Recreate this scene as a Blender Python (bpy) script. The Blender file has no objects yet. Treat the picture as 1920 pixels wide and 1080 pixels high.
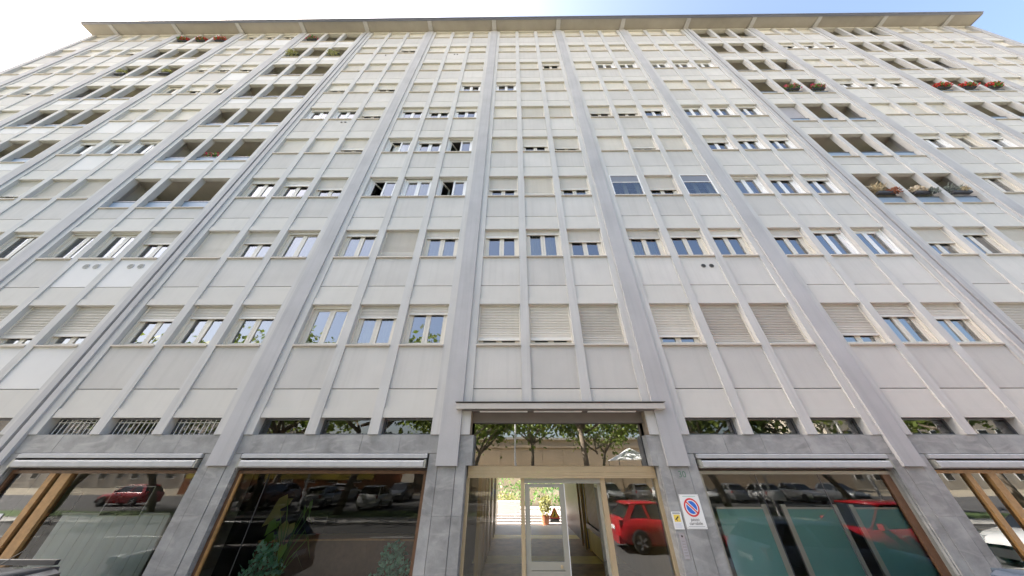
import bpy, math, random
from mathutils import Matrix, Vector
R = math.radians
random.seed(7)
scene = bpy.context.scene
C = scene.collection

# ------------------------------------------------------------------ camera
CAM = (-1.0267, -7.1137, 2.5)
TH, YAW, ROLL = 0.58248, -0.008984, -0.0010217
cam_d = bpy.data.cameras.new('camera')
cam_d.sensor_width = 36.0
cam_d.lens = 36.0 * 520.0 / 1920.0
cam_d.clip_start = 0.05
cam_d.clip_end = 2000
cam = bpy.data.objects.new('camera', cam_d)
C.objects.link(cam)
rt = Vector((math.cos(YAW), -math.sin(YAW), 0))
fh = Vector((math.sin(YAW), math.cos(YAW), 0))
fw = fh * math.cos(TH) + Vector((0, 0, math.sin(TH)))
up = -fh * math.sin(TH) + Vector((0, 0, math.cos(TH)))
rt2 = rt * math.cos(ROLL) - up * math.sin(ROLL)
up2 = rt * math.sin(ROLL) + up * math.cos(ROLL)
m3 = Matrix((rt2, up2, -fw)).transposed()
cam.matrix_world = Matrix.Translation(CAM) @ m3.to_4x4()
scene.camera = cam

# ------------------------------------------------------------------ light
SUN_EL, SUN_AZ = R(47), R(-86)          # azimuth from +Y, positive towards +X
world = bpy.data.worlds.new('World')
scene.world = world
world.use_nodes = True
nt = world.node_tree
nt.nodes.clear()
out = nt.nodes.new('ShaderNodeOutputWorld')
bg = nt.nodes.new('ShaderNodeBackground')
sky = nt.nodes.new('ShaderNodeTexSky')
sky.sky_type = 'NISHITA'
sky.sun_disc = False
sky.sun_elevation = SUN_EL
sky.sun_rotation = SUN_AZ
sky.air_density = 1.0
sky.dust_density = 5.0
sky.ozone_density = 1.0
bg.inputs['Strength'].default_value = 0.10
nt.links.new(sky.outputs[0], bg.inputs[0])
nt.links.new(bg.outputs[0], out.inputs[0])
sun_d = bpy.data.lights.new('sun', 'SUN')
sun_d.energy = 5.0
sun_d.angle = R(0.53)
sun_d.color = (1.0, 0.94, 0.85)
sun = bpy.data.objects.new('sun', sun_d)
C.objects.link(sun)
sdir = Vector((math.sin(SUN_AZ) * math.cos(SUN_EL), math.cos(SUN_AZ) * math.cos(SUN_EL), math.sin(SUN_EL)))
sun.rotation_euler = sdir.to_track_quat('Z', 'Y').to_euler()
scene.view_settings.view_transform = 'Standard'
scene.view_settings.look = 'None'
scene.view_settings.gamma = 1.0
scene.view_settings.use_curve_mapping = False
scene.view_settings.exposure = 2.38
scene.render.engine = 'CYCLES'
scene.cycles.max_bounces = 8
scene.cycles.transparent_max_bounces = 12
scene.cycles.use_denoising = True

# ------------------------------------------------------------------ materials
MATS = {}
def mat(name, col, rough=0.8, metal=0.0, nscale=3.0, namt=0.08, rand=0.0, bump=0.0, bscale=60.0,
        streak=0.0, spec=0.5, coat=0.0, fine=0.0):
    if name in MATS:
        return MATS[name]
    m = bpy.data.materials.new(name)
    m.use_nodes = True
    t = m.node_tree
    b = t.nodes['Principled BSDF']
    b.inputs['Roughness'].default_value = rough
    b.inputs['Metallic'].default_value = metal
    b.inputs['Specular IOR Level'].default_value = spec
    if coat:
        b.inputs['Coat Weight'].default_value = coat
        b.inputs['Coat Roughness'].default_value = 0.03
    geo = t.nodes.new('ShaderNodeNewGeometry')
    val = None
    def add(node_out, lo, hi):
        nonlocal val
        mr = t.nodes.new('ShaderNodeMapRange')
        mr.inputs[3].default_value = lo
        mr.inputs[4].default_value = hi
        t.links.new(node_out, mr.inputs[0])
        if val is None:
            val = mr.outputs[0]
        else:
            mu = t.nodes.new('ShaderNodeMath'); mu.operation = 'MULTIPLY'
            t.links.new(val, mu.inputs[0]); t.links.new(mr.outputs[0], mu.inputs[1])
            val = mu.outputs[0]
    if namt:
        n = t.nodes.new('ShaderNodeTexNoise')
        n.inputs['Scale'].default_value = nscale
        n.inputs['Detail'].default_value = 6
        n.inputs['Roughness'].default_value = 0.6
        t.links.new(geo.outputs['Position'], n.inputs['Vector'])
        mr0 = t.nodes.new('ShaderNodeMapRange')
        mr0.inputs[1].default_value = 0.25; mr0.inputs[2].default_value = 0.75
        t.links.new(n.outputs[0], mr0.inputs[0])
        add(mr0.outputs[0], 1 - namt, 1 + namt)
    if fine:
        n = t.nodes.new('ShaderNodeTexNoise')
        n.inputs['Scale'].default_value = 45
        n.inputs['Detail'].default_value = 3
        t.links.new(geo.outputs['Position'], n.inputs['Vector'])
        add(n.outputs[0], 1 - fine, 1 + fine)
    if streak:
        mp = t.nodes.new('ShaderNodeMapping')
        mp.inputs['Scale'].default_value = (9, 9, 0.35)
        n = t.nodes.new('ShaderNodeTexNoise')
        n.inputs['Scale'].default_value = 1.0
        n.inputs['Detail'].default_value = 5
        t.links.new(geo.outputs['Position'], mp.inputs[0])
        t.links.new(mp.outputs[0], n.inputs['Vector'])
        mr0 = t.nodes.new('ShaderNodeMapRange')
        mr0.inputs[1].default_value = 0.48; mr0.inputs[2].default_value = 0.8
        t.links.new(n.outputs[0], mr0.inputs[0])
        add(mr0.outputs[0], 1.0, 1 - streak)
    if rand:
        oi = t.nodes.new('ShaderNodeObjectInfo')
        pw = t.nodes.new('ShaderNodeMath'); pw.operation = 'POWER'
        pw.inputs[1].default_value = 2.2
        t.links.new(oi.outputs['Random'], pw.inputs[0])
        add(pw.outputs[0], 1 - rand * 0.4, 1 + rand)
    if val is None:
        b.inputs['Base Color'].default_value = (*col, 1)
    else:
        mx = t.nodes.new('ShaderNodeMix'); mx.data_type = 'RGBA'; mx.blend_type = 'MULTIPLY'
        mx.inputs[0].default_value = 1.0
        mx.inputs[6].default_value = (*col, 1)
        t.links.new(val, mx.inputs[7])
        t.links.new(mx.outputs[2], b.inputs['Base Color'])
    if bump:
        n = t.nodes.new('ShaderNodeTexNoise')
        n.inputs['Scale'].default_value = bscale
        n.inputs['Detail'].default_value = 4
        t.links.new(geo.outputs['Position'], n.inputs['Vector'])
        bp = t.nodes.new('ShaderNodeBump')
        bp.inputs['Strength'].default_value = bump
        bp.inputs['Distance'].default_value = 0.01
        t.links.new(n.outputs[0], bp.inputs['Height'])
        t.links.new(bp.outputs[0], b.inputs['Normal'])
    MATS[name] = m
    return m

def glass(name, tint=(0.8, 0.86, 0.85), ior=3.0, wav=0.004):
    m = bpy.data.materials.new(name)
    m.use_nodes = True
    t = m.node_tree
    t.nodes.clear()
    o = t.nodes.new('ShaderNodeOutputMaterial')
    mix = t.nodes.new('ShaderNodeMixShader')
    tr = t.nodes.new('ShaderNodeBsdfTransparent')
    tr.inputs[0].default_value = (*tint, 1)
    gl = t.nodes.new('ShaderNodeBsdfGlossy')
    gl.inputs['Roughness'].default_value = 0.0
    gl.inputs[0].default_value = (0.95, 0.97, 1.0, 1)
    fr = t.nodes.new('ShaderNodeFresnel')
    fr.inputs['IOR'].default_value = ior
    geo = t.nodes.new('ShaderNodeNewGeometry')
    # both sides of a pane reflect alike
    n = t.nodes.new('ShaderNodeTexNoise')
    n.inputs['Scale'].default_value = 1.3
    n.inputs['Detail'].default_value = 1
    t.links.new(geo.outputs['Position'], n.inputs['Vector'])
    bp = t.nodes.new('ShaderNodeBump')
    bp.inputs['Strength'].default_value = 0.6
    bp.inputs['Distance'].default_value = wav
    t.links.new(n.outputs[0], bp.inputs['Height'])
    t.links.new(bp.outputs[0], gl.inputs['Normal'])
    t.links.new(fr.outputs[0], mix.inputs[0])
    t.links.new(tr.outputs[0], mix.inputs[1])
    t.links.new(gl.outputs[0], mix.inputs[2])
    t.links.new(mix.outputs[0], o.inputs[0])
    MATS[name] = m
    return m

def leafmat(name, c1, c2, trans=0.35):
    m = bpy.data.materials.new(name)
    m.use_nodes = True
    t = m.node_tree
    b = t.nodes['Principled BSDF']
    b.inputs['Roughness'].default_value = 0.55
    oi = t.nodes.new('ShaderNodeNewGeometry')
    rp = t.nodes.new('ShaderNodeMix'); rp.data_type = 'RGBA'
    rp.inputs[6].default_value = (*c1, 1)
    rp.inputs[7].default_value = (*c2, 1)
    t.links.new(oi.outputs['Random Per Island'], rp.inputs[0])
    t.links.new(rp.outputs[2], b.inputs['Base Color'])
    tl = t.nodes.new('ShaderNodeBsdfTranslucent')
    t.links.new(rp.outputs[2], tl.inputs[0])
    ms = t.nodes.new('ShaderNodeMixShader')
    ms.inputs[0].default_value = trans
    o = t.nodes['Material Output']
    t.links.new(b.outputs[0], ms.inputs[1])
    t.links.new(tl.outputs[0], ms.inputs[2])
    t.links.new(ms.outputs[0], o.inputs[0])
    MATS[name] = m
    return m

def stone_mat():
    m = mat('stone', (0.265, 0.267, 0.265), 0.5, nscale=2.0, namt=0.38, rand=0.12, bump=0.06, bscale=25, fine=0.10)
    t = m.node_tree
    b = t.nodes['Principled BSDF']
    src = b.inputs['Base Color'].links[0].from_socket
    geo = t.nodes.new('ShaderNodeNewGeometry')
    mp = t.nodes.new('ShaderNodeMapping')
    mp.inputs['Rotation'].default_value = (0, R(35), 0)
    mp.inputs['Scale'].default_value = (1.2, 1.2, 3.2)
    t.links.new(geo.outputs['Position'], mp.inputs[0])
    n = t.nodes.new('ShaderNodeTexNoise')
    n.inputs['Scale'].default_value = 1.6
    n.inputs['Detail'].default_value = 8
    n.inputs['Distortion'].default_value = 1.2
    t.links.new(mp.outputs[0], n.inputs['Vector'])
    mr = t.nodes.new('ShaderNodeMapRange')
    mr.inputs[1].default_value = 0.5; mr.inputs[2].default_value = 0.72
    mr.inputs[3].default_value = 0.0; mr.inputs[4].default_value = 0.6
    t.links.new(n.outputs[0], mr.inputs[0])
    mx = t.nodes.new('ShaderNodeMix'); mx.data_type = 'RGBA'
    t.links.new(mr.outputs[0], mx.inputs[0])
    t.links.new(src, mx.inputs[6])
    mx.inputs[7].default_value = (0.42, 0.41, 0.40, 1)
    t.links.new(mx.outputs[2], b.inputs['Base Color'])
    return m

M_PANEL = mat('panel_plaster', (0.512, 0.498, 0.468), 0.85, nscale=0.9, namt=0.07, rand=0.12, bump=0.08, bscale=40, streak=0.08, fine=0.03)
M_PANELW = mat('panel_repainted', (0.62, 0.615, 0.60), 0.8, nscale=0.9, namt=0.04, rand=0.04, bump=0.06, bscale=40)
M_LINT = mat('lintel_plaster', (0.555, 0.54, 0.50), 0.85, nscale=1.5, namt=0.04, rand=0.03, bump=0.05, streak=0.04)
M_MULL = mat('mullion_plaster', (0.51, 0.503, 0.485), 0.85, nscale=0.8, namt=0.09, bump=0.08, streak=0.16, fine=0.03)
M_PIL = mat('pilaster_concrete', (0.415, 0.41, 0.412), 0.85, nscale=0.7, namt=0.13, bump=0.12, streak=0.12, fine=0.05)
M_SILL = mat('sill_stone', (0.50, 0.46, 0.40), 0.7, namt=0.08)
M_STONE = stone_mat()
M_FRAME = mat('window_frame_cream', (0.66, 0.62, 0.54), 0.45, namt=0.03, rand=0.05)
M_FRAMEW = mat('window_frame_white', (0.78, 0.78, 0.77), 0.4, namt=0.02)
M_SHUT = mat('shutter_pvc', (0.64, 0.615, 0.56), 0.6, nscale=1.2, namt=0.05, rand=0.16, streak=0.06)
M_SHUTD = mat('shutter_faded', (0.56, 0.53, 0.48), 0.65, nscale=2.0, namt=0.06, rand=0.05)
M_GLASS = glass('window_glass')
M_SHOPG = glass('shop_glass', (0.88, 0.92, 0.90), 2.3, 0.002)
M_CLEARG = glass('clear_shop_glass', (0.985, 0.99, 0.99), 1.7, 0.002)
M_DOORG = glass('door_glass_clear', (0.96, 0.97, 0.96), 1.6, 0.002)
M_DARKG = glass('dark_shop_glass', (0.97, 0.98, 0.98), 1.55, 0.002)
M_TRANG = glass('transom_glass', (0.6, 0.62, 0.6), 4.2, 0.002)
M_CURT = mat('curtain', (0.75, 0.75, 0.73), 0.9, namt=0.05)
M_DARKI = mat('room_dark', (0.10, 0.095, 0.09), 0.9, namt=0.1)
M_ROOM = mat('room_wall_paint', (0.28, 0.26, 0.23), 0.9, namt=0.05)
M_METAL = mat('joint_metal', (0.045, 0.052, 0.08), 0.45, metal=0.0, namt=0.2, nscale=1)
M_SOFF = mat('soffit_plaster', (0.335, 0.31, 0.27), 0.85, nscale=1.0, namt=0.12)
M_FASC = mat('eave_metal', (0.20, 0.21, 0.25), 0.4, metal=0.4, namt=0.05)
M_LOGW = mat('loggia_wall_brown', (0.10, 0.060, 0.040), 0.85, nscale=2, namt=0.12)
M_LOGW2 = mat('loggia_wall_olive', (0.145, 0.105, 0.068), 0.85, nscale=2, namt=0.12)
M_LOGC = mat('loggia_ceiling', (0.5, 0.46, 0.38), 0.85, namt=0.05)
M_RAIL = mat('railing_panel_blue', (0.27, 0.34, 0.43), 0.5, namt=0.03, spec=0.3)
M_RAILM = mat('railing_metal', (0.16, 0.17, 0.19), 0.4, metal=0.7, namt=0.05)
M_AWN = mat('awning_metal', (0.42, 0.425, 0.425), 0.6, metal=0.0, nscale=4, namt=0.10, rand=0.05, streak=0.10)
M_BLACK = mat('black_gap', (0.02, 0.02, 0.02), 0.7, namt=0)
M_WOOD = mat('varnished_wood', (0.36, 0.20, 0.075), 0.35, nscale=12, namt=0.25)
M_WOODD = mat('dark_wood', (0.12, 0.06, 0.03), 0.4, nscale=10, namt=0.25)
M_BRASS = mat('anodised_champagne', (0.46, 0.37, 0.235), 0.4, metal=0.35, namt=0.05, nscale=5)
M_ALU = mat('aluminium_grey', (0.34, 0.34, 0.30), 0.4, metal=0.4, namt=0.05)
M_CAN = mat('canopy_render', (0.50, 0.47, 0.43), 0.8, nscale=2, namt=0.07, streak=0.08)
M_TEAL = mat('teal_blind', (0.28, 0.60, 0.64), 0.6, nscale=1.2, namt=0.06)
M_PALE = mat('pale_blind', (0.86, 0.92, 0.94), 0.75, nscale=1.5, namt=0.05, rand=0.06)
M_WHITE = mat('white_paint', (0.78, 0.78, 0.77), 0.5, namt=0.03)
M_RED = mat('sign_red', (0.65, 0.03, 0.04), 0.4, namt=0.0)
M_BLUE = mat('sign_blue', (0.03, 0.16, 0.62), 0.4, namt=0.0)
M_YEL = mat('sign_yellow', (0.80, 0.60, 0.10), 0.4, namt=0.0)
M_INK = mat('ink', (0.04, 0.04, 0.04), 0.6, namt=0.0)
M_GREYINK = mat('grey_ink', (0.35, 0.36, 0.38), 0.6, namt=0.0)
M_GREEN = mat('number_green', (0.10, 0.19, 0.14), 0.5, namt=0.0)
M_ASPH = mat('asphalt', (0.075, 0.073, 0.070), 0.9, nscale=0.5, namt=0.15, bump=0.3, bscale=90, fine=0.2)
M_PAVE = mat('pavement_stone', (0.40, 0.385, 0.355), 0.85, nscale=1.0, namt=0.15, bump=0.15, fine=0.1)
M_GROUND = mat('dry_ground', (0.30, 0.26, 0.19), 0.95, nscale=0.3, namt=0.2, fine=0.1)
M_GRASS = mat('lawn', (0.07, 0.11, 0.03), 0.95, nscale=0.6, namt=0.3, fine=0.3)
M_TERRA = mat('terracotta', (0.45, 0.17, 0.09), 0.8, namt=0.12)
M_SOIL = mat('dark_planter', (0.045, 0.045, 0.05), 0.6, namt=0.1)
M_LEAF = leafmat('tree_leaves', (0.08, 0.13, 0.022), (0.24, 0.29, 0.05), 0.45)
M_LEAFT = leafmat('plant_leaves_teal', (0.12, 0.34, 0.22), (0.30, 0.56, 0.45), 0.1)
M_LEAFG = leafmat('plant_leaves_green', (0.05, 0.14, 0.03), (0.20, 0.36, 0.07), 0.25)
M_LEAFY = leafmat('plant_leaves_yellow', (0.22, 0.24, 0.08), (0.42, 0.40, 0.14), 0.3)
M_STRAW = leafmat('dry_stems', (0.35, 0.27, 0.15), (0.55, 0.46, 0.30), 0.2)
M_RUST = leafmat('rust_leaves', (0.22, 0.07, 0.03), (0.40, 0.14, 0.06), 0.2)
M_GREYL = leafmat('grey_leaves', (0.10, 0.12, 0.11), (0.25, 0.28, 0.25), 0.2)
M_CREAMF = leafmat('cream_flowers', (0.55, 0.46, 0.34), (0.66, 0.58, 0.45), 0.2)
M_REDF = leafmat('red_flowers', (0.45, 0.015, 0.02), (0.75, 0.06, 0.05), 0.25)
M_PINKF = leafmat('pink_flowers', (0.50, 0.04, 0.10), (0.7, 0.12, 0.2), 0.25)
M_BARK = mat('bark', (0.20, 0.16, 0.12), 0.95, nscale=6, namt=0.3, bump=0.5, bscale=12)
M_TYRE = mat('tyre_rubber', (0.025, 0.025, 0.026), 0.85, namt=0.1)
M_RIM = mat('wheel_rim', (0.5, 0.5, 0.52), 0.3, metal=0.8, namt=0.05)
M_CARGL = mat('car_glass', (0.02, 0.024, 0.026), 0.05, namt=0, spec=0.9)
M_LAMPR = mat('tail_lamp', (0.35, 0.01, 0.01), 0.15, namt=0, spec=0.8)
M_LAMPW = mat('head_lamp', (0.6, 0.62, 0.63), 0.1, namt=0, spec=0.8)
M_PLAS = mat('black_plastic', (0.03, 0.03, 0.032), 0.6, namt=0.1)
PAINT = {k: mat('paint_' + k, c, 0.28, metal=mt, namt=0.02, coat=0.8) for k, c, mt in (
    ('red', (0.42, 0.010, 0.016), 0.0), ('white', (0.72, 0.72, 0.71), 0.0), ('black', (0.012, 0.013, 0.015), 0.0),
    ('graphite', (0.05, 0.052, 0.058), 0.3), ('slate', (0.13, 0.17, 0.23), 0.2), ('silver', (0.45, 0.46, 0.47), 0.6),
    ('brown', (0.16, 0.045, 0.02), 0.2), ('grey', (0.20, 0.21, 0.22), 0.4), ('blue', (0.03, 0.08, 0.25), 0.2))}

# ------------------------------------------------------------------ mesh helpers
class MB:
    def __init__(s):
        s.v, s.f = [], []
    def box(s, x0, x1, y0, y1, z0, z1):
        i = len(s.v)
        s.v += [(x0, y0, z0), (x1, y0, z0), (x1, y1, z0), (x0, y1, z0), (x0, y0, z1), (x1, y0, z1), (x1, y1, z1), (x0, y1, z1)]
        s.f += [(i, i+3, i+2, i+1), (i+4, i+5, i+6, i+7), (i, i+1, i+5, i+4), (i+1, i+2, i+6, i+5), (i+2, i+3, i+7, i+6), (i+3, i, i+4, i+7)]
        return s
    def poly(s, pts):
        i = len(s.v)
        s.v += [tuple(p) for p in pts]
        s.f.append(tuple(range(i, i + len(pts))))
        return s
    def prism(s, pts2, a, b, axis='y'):
        # pts2 counter-clockwise seen from -axis; extruded a..b
        n = len(pts2); i = len(s.v)
        def P(p, t):
            if axis == 'y': return (p[0], t, p[1])
            if axis == 'x': return (t, p[0], p[1])
            return (p[0], p[1], t)
        s.v += [P(p, a) for p in pts2] + [P(p, b) for p in pts2]
        s.f.append(tuple(range(i, i+n)))
        s.f.append(tuple(range(i+2*n-1, i+n-1, -1)))
        for k in range(n):
            l = (k+1) % n
            s.f.append((i+k, i+n+k, i+n+l, i+l))
        return s
    def tube(s, pts, rad, n=8):
        rings = []
        for k, p in enumerate(pts):
            p = Vector(p)
            d = (Vector(pts[min(k+1, len(pts)-1)]) - Vector(pts[max(k-1, 0)])).normalized()
            a = d.orthogonal().normalized(); b = d.cross(a)
            r = rad[k] if isinstance(rad, (list, tuple)) else rad
            base = len(s.v)
            for j in range(n):
                t = 2*math.pi*j/n
                s.v.append(tuple(p + a*(r*math.cos(t)) + b*(r*math.sin(t))))
            rings.append(base)
        for k in range(len(rings)-1):
            for j in range(n):
                l = (j+1) % n
                s.f.append((rings[k]+j, rings[k]+l, rings[k+1]+l, rings[k+1]+j))
        s.f.append(tuple(rings[0]+j for j in range(n-1, -1, -1)))
        s.f.append(tuple(rings[-1]+j for j in range(n)))
        return s
    def loft(s, rings, cap=True, closed=True):
        n = len(rings[0]); st = []
        for r in rings:
            st.append(len(s.v)); s.v += [tuple(p) for p in r]
        for k in range(len(rings)-1):
            for j in range(n if closed else n-1):
                l = (j+1) % n
                s.f.append((st[k]+j, st[k]+l, st[k+1]+l, st[k+1]+j))
        if cap:
            s.f.append(tuple(st[0]+j for j in range(n-1, -1, -1)))
            s.f.append(tuple(st[-1]+j for j in range(n)))
        return s
    def mesh(s, name, m=None, smooth=False):
        me = bpy.data.meshes.new(name)
        me.from_pydata(s.v, [], s.f)
        if m is not None: me.materials.append(m)
        if smooth:
            me.polygons.foreach_set('use_smooth', [True]*len(me.polygons))
        return me

def link(name, me, parent=None, loc=(0, 0, 0), rotz=0.0, label=None, kind=None):
    o = bpy.data.objects.new(name, me)
    o.location = loc
    if rotz: o.rotation_euler = (0, 0, rotz)
    if parent is not None: o.parent = parent
    if label: o['label'] = label
    if kind: o['kind'] = kind
    C.objects.link(o)
    return o
def part(name, mb, m, parent, loc=(0, 0, 0), rotz=0.0, smooth=False, label=None, kind=None):
    return link(name, mb.mesh(name, m, smooth), parent, loc, rotz, label, kind)
def thing(name, label, cat, loc=(0, 0, 0), rotz=0.0, group=None):
    o = bpy.data.objects.new(name, None)
    o.empty_display_size = 0.2
    o.location = loc
    o.rotation_euler = (0, 0, rotz)
    o['label'] = label; o['category'] = cat
    if group: o['group'] = group
    C.objects.link(o)
    return o
def tag(o, label, cat, group=None):
    o['label'] = label; o['category'] = cat
    if group: o['group'] = group
    return o
def copy_tree(o, parent=None):
    c = o.copy(); C.objects.link(c)
    if parent is not None: c.parent = parent
    for ch in o.children:
        copy_tree(ch, c)
    return c
CACHE = {}
def cached(key, fn):
    if key not in CACHE: CACHE[key] = fn()
    return CACHE[key]
def text_mesh(body, size, m, extrude=0.0008):
    cu = bpy.data.curves.new('lettering', 'FONT')
    cu.body = body; cu.size = size; cu.align_x = 'CENTER'; cu.extrude = extrude
    cu.resolution_u = 3
    o = bpy.data.objects.new('lettering', cu)
    C.objects.link(o)
    bpy.context.view_layer.update()
    dg = bpy.context.evaluated_depsgraph_get()
    me = bpy.data.meshes.new_from_object(o.evaluated_get(dg))
    me.materials.clear(); me.materials.append(m)
    bpy.data.objects.remove(o); bpy.data.curves.remove(cu)
    me.transform(Matrix.Rotation(R(90), 4, 'X'))
    return me

# ------------------------------------------------------------------ facade dimensions
S, ZS = 3.1, 5.3735               # storey height, sill of the first floor of windows
B, W, WW, J = 5.0146, 1.4535, 1.2104, 0.0315
HEAD, LINE, GROOVE = 0.412*S, 0.477*S, 0.622*S
TOPZ = ZS + 8*S + HEAD + 0.03     # 31.48
XEND = 34.78
def bx(b):
    if b >= 3: return b*B + J
    if b <= -3: return b*B - J
    return b*B
def px(k):                        # pilaster between bay k and k+1
    return (bx(k) + bx(k+1))/2
CELLS = []
for b in range(-6, 7):
    for w in range(3):
        CELLS.append((b, w, bx(b) + (w-1)*W))
CELLS.append((-7, 2, bx(-7) + W))
CELLS.append((7, 0, bx(7) - W))
LOGGIA = {-3, -5, 3, 5}
def is_loggia(b, n): return b in LOGGIA and n >= 2

# ------------------------------------------------------------------ ground, road, pavement
def struct(name, mb, m):
    o = part(name, mb, m, None, kind='structure')
    return o
struct('ground', MB().poly([(-400, -400, -0.02), (400, -400, -0.02), (400, 400, -0.02), (-400, 400, -0.02)]), M_GROUND)
struct('road', MB().poly([(-150, -12.5, 0), (150, -12.5, 0), (150, -1.75, 0), (-150, -1.75, 0)]), M_ASPH)
struct('parking_lot', MB().poly([(-150, -34, 0.0), (150, -34, 0.0), (150, -18.5, 0.0), (-150, -18.5, 0.0)]), M_ASPH)
struct('lawn', MB().poly([(-150, -18.0, 0.04), (150, -18.0, 0.04), (150, -14.5, 0.04), (-150, -14.5, 0.04)]), M_GRASS)
mbp = MB().box(-60, 60, -1.6, 0.9, -0.02, 0.12)
struct('pavement', mbp, M_PAVE)
struct('kerb', MB().box(-60, 60, -1.78, -1.603, -0.02, 0.13), mat('kerb_stone', (0.33, 0.32, 0.31), 0.8, namt=0.15))
struct('far_pavement', MB().box(-150, 150, -14.4, -12.5, -0.02, 0.10), M_PAVE)
mk = MB()
for k in range(-20, 21):
    mk.poly([(k*6-1.5, -9.1, 0.004), (k*6+1.5, -9.1, 0.004), (k*6+1.5, -8.98, 0.004), (k*6-1.5, -8.98, 0.004)])
struct('road_marking', mk, M_WHITE)

# ------------------------------------------------------------------ the apartment building
bld = thing('apartment_building', 'wide grey ten storey apartment block with vertical ribs, roller shutters and shop fronts', 'building')
PILW, HALF = 0.235, 0.449

# pilasters
pil_y0, pil_y1 = -0.022, 0.42
for k in range(-7, 7):
    x = px(k); z0 = 2.585
    if k in (-3, 2):
        for s in (-1, 1):
            mb = MB().box(min(s*0.048, s*PILW), max(s*0.048, s*PILW), pil_y0, pil_y1, z0, TOPZ)
            part('pilaster', mb, M_PIL, bld, (x, 0, 0))
        part('expansion_joint', MB().box(-0.046, 0.046, 0.05, 0.12, 2.6, TOPZ-0.01), M_METAL, bld, (x, 0, 0))
    else:
        me = cached('pil', lambda: MB().box(-PILW, PILW, pil_y0, pil_y1, z0, TOPZ).mesh('pilaster', M_PIL))
        link('pilaster', me, bld, (x, 0, 0))
    for s in (-1, 1):
        if (k == -7 and s < 0) or (k == 6 and s > 0): pass
        key = 'hm%d' % s
        me = cached(key, lambda: MB().box(min(s*(PILW+.002), s*(HALF)), max(s*(PILW+.002), s*(HALF)), 0.022, 0.215, 3.192, TOPZ).mesh('mullion', M_MULL))
        link('mullion', me, bld, (x, 0, 0))
mw = (W - WW)/2
for b in range(-6, 7):
    for s in (-.5, .5):
        me = cached('mull', lambda: MB().box(-mw, mw, 0.018, 0.215, 3.195, TOPZ).mesh('mullion', M_MULL))
        me0 = cached('mull0', lambda: MB().box(-mw, mw, 0.018, 0.215, 3.86, TOPZ).mesh('mullion', M_MULL))
        link('mullion', me0 if b == 0 else me, bld, (bx(b) + s*W, 0, 0))
for s in (-1, 1):   # corner pillars
    xa = abs(bx(7)) - W + WW/2
    part('corner_pillar', MB().box(min(s*xa, s*XEND), max(s*xa, s*XEND), 0.0, 0.5, 0.12, TOPZ), M_PIL, bld)

# storey panels
hw = WW/2 - 0.002
def mesh_spandrel():
    return MB().box(-hw, hw, 0.052, 0.36, -(S-GROOVE) + 0.020, -0.042).mesh('spandrel_panel', M_PANEL)
def mesh_parapet():
    return MB().box(-hw, hw, 0.052, 0.22, -(S-GROOVE) + 0.020, -0.60).mesh('parapet_panel', M_PANEL)
def mesh_lintel():
    mb = MB()
    mb.prism([(0.034, HEAD), (0.132, HEAD), (0.36, HEAD+.10), (0.36, GROOVE), (0.055, GROOVE), (0.055, LINE+.004), (0.034, LINE)], -hw, hw, 'x')
    return mb.mesh('lintel_panel', M_LINT)
def mesh_lintel_loggia():
    return MB().prism([(0.034, HEAD), (0.20, HEAD), (0.20, GROOVE), (0.055, GROOVE), (0.055, LINE+.004), (0.034, LINE)], -hw, hw, 'x').mesh('lintel_panel', M_LINT)
def mesh_lintel_top():
    return MB().box(-hw, hw, 0.034, 0.30, HEAD, HEAD+0.15).mesh('lintel_panel', M_LINT)
def mesh_sill():
    return MB().box(-hw, hw, -0.008, 0.33, -0.042, 0.0).mesh('sill', M_SILL)
def mesh_ledge():
    return MB().box(-hw, hw, -0.002, 0.24, -0.60, -0.572).mesh('ledge', M_SILL)
me_sp, me_pa, me_li, me_lt, me_si, me_le, me_ll = mesh_spandrel(), mesh_parapet(), mesh_lintel(), mesh_lintel_top(), mesh_sill(), mesh_ledge(), mesh_lintel_loggia()

def size_px(x, z):
    return 1.0/math.dist((x, 0, z), CAM)
def white(o):
    o.material_slots[0].link = 'OBJECT'; o.material_slots[0].material = M_PANELW
lint = []
for n in range(-1, 9):
    z = ZS + n*S
    for b, w, x in CELLS:
        if n < 0 and b == 0:
            continue
        lint.append((size_px(x, z), x, z, 99 if (is_loggia(b, n) and n < 8) else n))
        if n < 0:
            continue
        if is_loggia(b, n):
            q = link('parapet_panel', me_pa, bld, (x, 0, z))
            if b < 0 and n > 2 and (b*5 + n*3 + w) % 4 != 1: white(q)
            link('ledge', me_le, bld, (x, 0, z))
        else:
            q = link('spandrel_panel', me_sp, bld, (x, 0, z))
            if (b, n, w) in {(-3, 1, 1), (-3, 1, 2), (-3, 0, 2), (-3, 0, 1), (-4, 3, 1), (-4, 4, 0), (-4, 4, 1), (-4, 6, 2), (-4, 8, 1), (-4, 8, 2)}: white(q)
            link('sill', me_si, bld, (x, 0, z))
lint.sort(reverse=True)
rest = MB()
for i, (sz, x, z, n) in enumerate(lint):
    me = me_lt if n == 8 else me_ll if n == 99 else me_li
    if i < 296:
        link('lintel_panel', me, bld, (x, 0, z))
    else:
        o = len(rest.v)
        rest.v += [(v.co.x + x, v.co.y, v.co.z + z) for v in me.vertices]
        rest.f += [tuple(o + i for i in p.vertices) for p in me.polygons]
part('lintel_panel', rest, M_LINT, bld, kind='stuff')
for w in range(3):      # bay 0 over the entrance: panels down to the canopy
    x = (w-1)*W
    part('lintel_panel', MB().box(-hw, hw, 0.055, 0.30, 3.86, ZS - S + GROOVE), M_LINT, bld, (x, 0, 0))

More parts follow.
